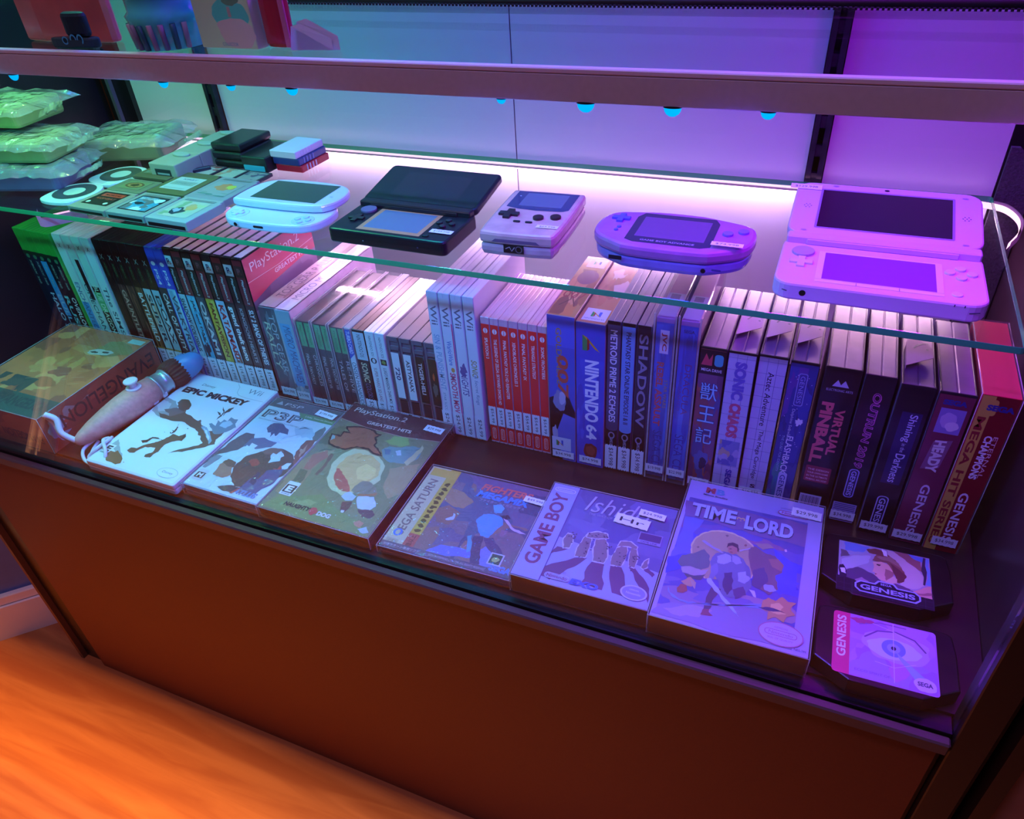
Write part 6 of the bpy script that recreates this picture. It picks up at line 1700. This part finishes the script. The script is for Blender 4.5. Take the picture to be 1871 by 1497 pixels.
# small game cards in a row
for i, (x, c1_, c2_, d_) in enumerate(((-.7950, '9c7c60', 'b08c68', 'tan label, at the left end'), (-.7550, 'b0b4a4', '90504c', 'pale label with a red corner'), (-.7160, 'a8b8a0', 'b09070', 'pale green label'), (-.6790, '90988c', '605c6c', 'grey mottled label, at the right end'))):
    t = thing('game_card', 'small flat game card behind the cartridges, %s' % d_, 'game card', (x, .699 - i * .003, GZ), -.05, 'small game cards on the glass')
    b = bmesh.new(); prism(b, rrect(0, .035, 0, .034, .001, 2), 0, .0040, .0005); obj('card_body', b, mat('3c3c3c', .4), t)
    P = top((0, 0, .0040)); P.rect(2, 3, 31, 27, c1_); P.art(2, 3, 31, 27, [c1_, c2_, c2_], 820 + i, 9); P.text('DS', 17, 27, 8, 3, '3c4440'); P.finish('card_label', t)
# dark stick next to cards
t = thing('stylus', 'short dark violet plastic stick lying between the cartridges and game cards', 'stylus', (-.7505, .687, GZ), .9)
b = bmesh.new(); box(b, 0, .030, -.003, .003, 0, .0085, .001); obj('stick_body', b, mat('2c2038', .4), t)
t.rotation_euler = (0, 0, math.radians(52)); t.location = (-.7530, .6925, GZ)

# two disc cartridges in white shells
for i, (cx, cy, rz, d_) in enumerate(((-.852, .604, .1, 'nearer the front edge'), (-.842, .668, -.1, 'behind the first, beside the cyan-labelled cartridge'))):
    t = thing('disc_cartridge', 'round white-shelled mini disc with pale centre, %s' % d_, 'disc', (cx, cy, GZ), rz, 'white-shelled mini discs')
    o = smooth_outline([(-.032, -.010), (-.030, -.026), (-.012, -.033), (.010, -.033), (.022, -.030), (.024, -.020), (.032, -.008), (.032, .012), (.022, .028), (.004, .033), (-.016, .030), (-.029, .016)], 2)
    slab(t, 'disc_shell', o, 0, .0045, .0010, mat('c8e4dc', .25, coat=.4))
    P = top((0, 0, .0045)); P.ell(0, 2, 26, 25, mat('6a8078', .15, metal=.7), 40); P.ell(0, 2, 13, 12.5, 'b8d4c4', 30); P.poly([(8, -32), (22, -28), (20, -20), (8, -24)], 'c8ecd8'); P.finish('disc_face', t)

# grey memory packs, end to end
for i, (x, y) in enumerate(((-.7905, .672), (-.7905, .717), (-.7905, .762))):
    t = thing('memory_pack', 'grey memory pack with a raised oval, %s of three laid end to end' % ['nearest', 'middle', 'farthest'][i], 'accessory', (x, y, GZ), -.02 , 'grey memory packs laid end to end')
    b = bmesh.new(); prism(b, rrect(0, .044, 0, .0445, .002, 3), 0, .0225, .0012); obj('pack_body', b, mat('9aa490', .45), t)
    slab(t, 'raised_oval', circle(.024, .034, .013, 24, .0065), .0224, .0250, .0008, mat('9cb0a4', .45))
    P = front(); P.rect(9, 5, 26, 11, '1c2c34'); P.rect(12, 9, 20, 2.4, '8ca4a4'); P.finish('connector', t)
# black memory stack and coloured stack
for i in range(3):
    t = thing('memory_cartridge', '%s of three black cartridges in the taller stack' % ['bottom', 'middle', 'top'][i], 'cartridge', (-.7440 + .002 * (i == 0), .7330 + .0015 * i, GZ + i * .0104), -.02, 'stack of black cartridges')
    b = bmesh.new(); prism(b, rrect(0, .048, 0, .062, .002, 3), 0, .0102, .0022, bot=.0036); obj('cartridge_body', b, mat('1c2424', .3, coat=.2), t)
t = thing('memory_cartridge', 'black cartridge with a cyan front sticker, lying between the black and white stacks', 'cartridge', (-.6950, .7300, GZ), -.02)
b = bmesh.new(); prism(b, rrect(0, .040, 0, .062, .002, 3), 0, .0195, .0016); obj('cartridge_body', b, mat('1c2424', .3, coat=.2), t)
P = front(); P.rr(3, 1.5, 33, 7, 1, '38b8c8'); P.finish('front_sticker', t, 'cyan sticker')
for i, (c, n_) in enumerate((('c81c34', 'bright red'), ('2c3c78', 'dark blue'), ('d8d4dc', 'white'))):
    t = thing('memory_card', '%s memory card, %s of the coloured stack of three' % (n_, ['bottom', 'middle', 'top'][i]), 'memory card', (-.6515 - .0022 * i, .7420 - .0006 * i, GZ + i * .0086), -.04)
    b = bmesh.new(); prism(b, rrect(0, .041, 0, .056, .0015, 2), 0, .0084, .0008)
    obj('card_body', b, mat(c, .35, coat=.2), t)
    for k in range(4):
        b = bmesh.new(); box(b, .0409, .0416, .010 + k * .006, .0115 + k * .006, .001, .0078); obj('grip_ridge', b, mat('e4dce4' if i != 1 else '8c98c8', .4), t)

# bagged consoles at the left end
def bagged(label, cx, cy, z, rz, w, d, h, col, seed, sticker_=True):
    t = thing('bagged_console', label, 'bagged console', (cx, cy, z), rz, None)
    b = bmesh.new(); prism(b, rrect(-w / 2, w / 2, -d / 2, d / 2, .008, 4), 0.002, h, .004); obj('console_body', b, mat(col, .4, noise=.1), t)
    P = top((-w / 2, -d / 2, h)); P.rr(8, 8, w * 1000 - 16, d * 1000 - 16, 3, 'a4b870')
    P.finish('top_panel', t)
    if sticker_:
        P = top((-.010, -.004, h + .0016)); P.poly([(0, 0), (32, -10), (35, -3), (3, 8)], 'd8c8b8'); P.finish('paper_label', t)
    # loose plastic bag around it
    b = bmesh.new(); rn = random.Random(seed)
    nx, ny = 14, 12
    def bagpt(u, v, top_):
        X = (u - .5) * (w + .040); Y = (v - .5) * (d + .020)
        e = max(abs(u - .5), abs(v - .5)) * 2
        zz = (h + .003) * (1 - max(0, e - .72) ** 1.2 * 1.6) if top_ else 0.001
        zz = max(zz, .0008)
        j = .0022 if .02 < u < .98 else .005
        return Vector((X + rn.uniform(-j, j), Y + rn.uniform(-j, j), (zz + (abs(rn.gauss(0, .0016)) if top_ else 0))))
    T = [[b.verts.new(bagpt(i / nx, j / ny, True)) for j in range(ny + 1)] for i in range(nx + 1)]
    for i in range(nx):
        for j in range(ny):
            f = b.faces.new([T[i][j], T[i + 1][j], T[i + 1][j + 1], T[i][j + 1]]); f.smooth = False
    # gathered tail
    obj('plastic_bag', b, M_BAG, t)
    b = bmesh.new()
    rows = []
    for i in range(7):
        s = i / 6
        rows.append([b.verts.new((w / 2 + .012 + s * .035, -.018 + k * .007 * (1 - s * .6) + rn.uniform(-.001, .001), .010 + .014 * s + (k % 2) * .006 + rn.uniform(-.001, .002))) for k in range(6)])
    for p, q in zip(rows[:-1], rows[1:]):
        for k in range(5): b.faces.new([p[k], q[k], q[k + 1], p[k + 1]])
    obj('bag_tail', b, M_BAG, t)
    return t
bagged('bagged grey-green console lying on the glass at the left, lower of two stacked ones', -.935, .628, GZ, .25, .105, .075, .030, '6a5a80', 1, False)
bagged('bagged console with a paper label, stacked on another bag at the left', -.938, .634, GZ + .033, .22, .105, .075, .026, '8c9c60', 2)
bagged('topmost bagged console at the far left edge, above the labelled one', -.985, .660, GZ + .066, .1, .100, .080, .026, '8c9c60', 3)
bagged('bagged console with a paper label lying farther back near the pink light', -.895, .755, GZ, .30, .110, .080, .030, '8c9468', 4)

# ------------------------------------------------------------------ things on the upper glass shelf
UZ = 0.4226
_upper = set(bpy.data.objects)
t = thing('jar', 'teal striped clear plastic jar with a lid, behind the rail at upper left', 'jar', (-.655, .612, UZ))
b = bmesh.new()
def lathe_z(b, prof, n=32, cx=0, cy=0):
    rows = [[b.verts.new((cx + r * math.cos(2 * math.pi * k / n), cy + r * math.sin(2 * math.pi * k / n), z)) for k in range(n)] for z, r in prof]
    for p, q in zip(rows[:-1], rows[1:]):
        for k in range(n):
            f = b.faces.new([p[k], p[(k + 1) % n], q[(k + 1) % n], q[k]]); f.smooth = True
    b.faces.new(list(reversed(rows[0]))); b.faces.new(rows[-1])
lathe_z(b, [(0, .034), (.022, .037), (.030, .040), (.034, .036), (.050, .036), (.060, .041)]); obj('jar_body', b, mat('58ece0', .15, coat=.6), t)
for k in range(9):
    a = math.radians(200 + k * 17)
    b = bmesh.new(); tube(b, [(.0355 * math.cos(a), .0355 * math.sin(a), .001), (.0385 * math.cos(a), .0385 * math.sin(a), .024)], .0028, 6); obj('stripe', b, mat(['8c7c98', '2c6c78', 'a898a8'][k % 3], .4), t)
b = bmesh.new(); lathe_z(b, [(.060, .0425), (.064, .0435), (.070, .0425), (.080, .03)]); obj('lid', b, M_RIM, t)
t = thing('card_box', 'pale green and tan card box leaning behind the rail at upper left', 'box', (-.573, .600, UZ), -.05)
b = bmesh.new(); box(b, -.036, .036, 0, .016, 0, .052, .0006); obj('carton', b, mat('dcf0b0', .45), t)
P = Print((-.036, 0, 0), (1, 0, 0), (0, 0, 1)); P.rect(.5, .5, 71, 51, 'd4f4b0'); P.blob(46, 30, 20, 18, '68f0c0', 901, .25); P.blob(50, 14, 24, 13, 'e8d8b8', 902, .15); P.blob(50, 44, 12, 6, '78a878', 903, .2); P.rect(44, 28, 4, 9, 'c8b89c'); P.text('COLLECTOR', 38, 4, 20, 3, '48a8b0'); P.finish('printed_front', t)
t = thing('pouch', 'shiny red plastic pouch standing just right of the pale card box', 'pouch', (-.522, .606, UZ), 0)
b = bmesh.new()
prism(b, smooth_outline([(-.013, 0), (.015, -.002), (.018, .010), (.012, .016), (-.012, .014)], 2), 0, .050, .004); obj('pouch_body', b, mat('b83440', .2, coat=.6), t)
b = bmesh.new(); box(b, .013, .019, -.001, .002, .001, .044, .0006); obj('pouch_seam', b, mat('d87890', .2, coat=.6), t)
t = thing('toy_bag', 'red clear-fronted bag standing at the far upper left behind the rail', 'bag', (-.790, .606, UZ), .0)
b = bmesh.new(); prism(b, smooth_outline([(-.080, 0), (.050, 0), (.054, .012), (.048, .020), (-.078, .020)], 1), 0, .060, .003); obj('bag_body', b, mat('d86058', .35, coat=.4, noise=.15, nscale=30), t)
t = thing('shoe_charm', 'dark miniature shoe with pale blue marks standing before the red bag', 'ornament', (-.762, .586, UZ), .1)
b = bmesh.new(); prism(b, smooth_outline([(-.034, -.006), (.020, -.008), (.030, 0), (.020, .008), (-.034, .006)], 2), .0, .010, .002); obj('sole', b, mat('2c3c40', .5), t)
b = bmesh.new(); prism(b, smooth_outline([(-.010, -.006), (.018, -.006), (.022, 0), (.016, .006), (-.010, .006)], 2), .0102, .034, .004); obj('upper', b, mat('1c2c34', .5), t)
P = Print((-.020, -.0068, .000), (1, 0, 0), (0, 0, 1)); P.ell(10, 8, 4, 4, '58b0c8', 16); P.ell(10, 8, 2.6, 2.6, '1c2c34', 16); P.ell(21, 9, 4, 5, '58b0c8', 16); P.ell(21, 9, 2.6, 3.4, '1c2c34', 16); P.ell(30, 9, 4, 5, '58b0c8', 16); P.ell(30, 9, 2.6, 3.4, '1c2c34', 16); P.finish('pale_marks', t)
t = thing('dark_clip', 'glossy black plastic clip resting on top of the pale card box', 'clip', (-.566, .608, UZ + .0523), -.05)
b = bmesh.new(); box(b, -.028, .028, -.006, .006, 0, .004, .001); box(b, -.010, -.004, -.006, .006, .004, .012, .001); box(b, .012, .030, -.006, .006, .004, .014, .003, 2); obj('clip_body', b, mat('14101a', .12, coat=1.0), t)
t = thing('paper_cards', 'two folded white cards leaning on the upper glass shelf right of the red pouch', 'card', (-.478, .600, UZ), 0)
b = bmesh.new()
for dx, hh in ((0, .022), (.006, .026)):
    v = [b.verts.new(p) for p in ((-.022 + dx, .004 * dx * 100, 0), (.024 + dx, .004 + .4 * dx, 0), (.022 + dx, .006 + .4 * dx, hh * .45), (-.010 + dx, .006 + .4 * dx, hh), (-.020 + dx, .004 + .4 * dx, hh * .9))]
    b.faces.new(v)
bmesh.ops.solidify(b, geom=list(b.faces), thickness=.0006)
obj('card_sheets', b, mat('d8ccd4', .5), t)

# bring the upper-shelf things onto the upper glass, at their size
for o in list(bpy.data.objects):
    if o not in _upper and o.parent is None:
        extra = o.location.z - UZ
        o.location = (o.location.x * 0.672, o.location.y * 0.672 + 0.020, 0.4585 + extra * 0.672)
        o.scale = (0.672, 0.672, 0.672)
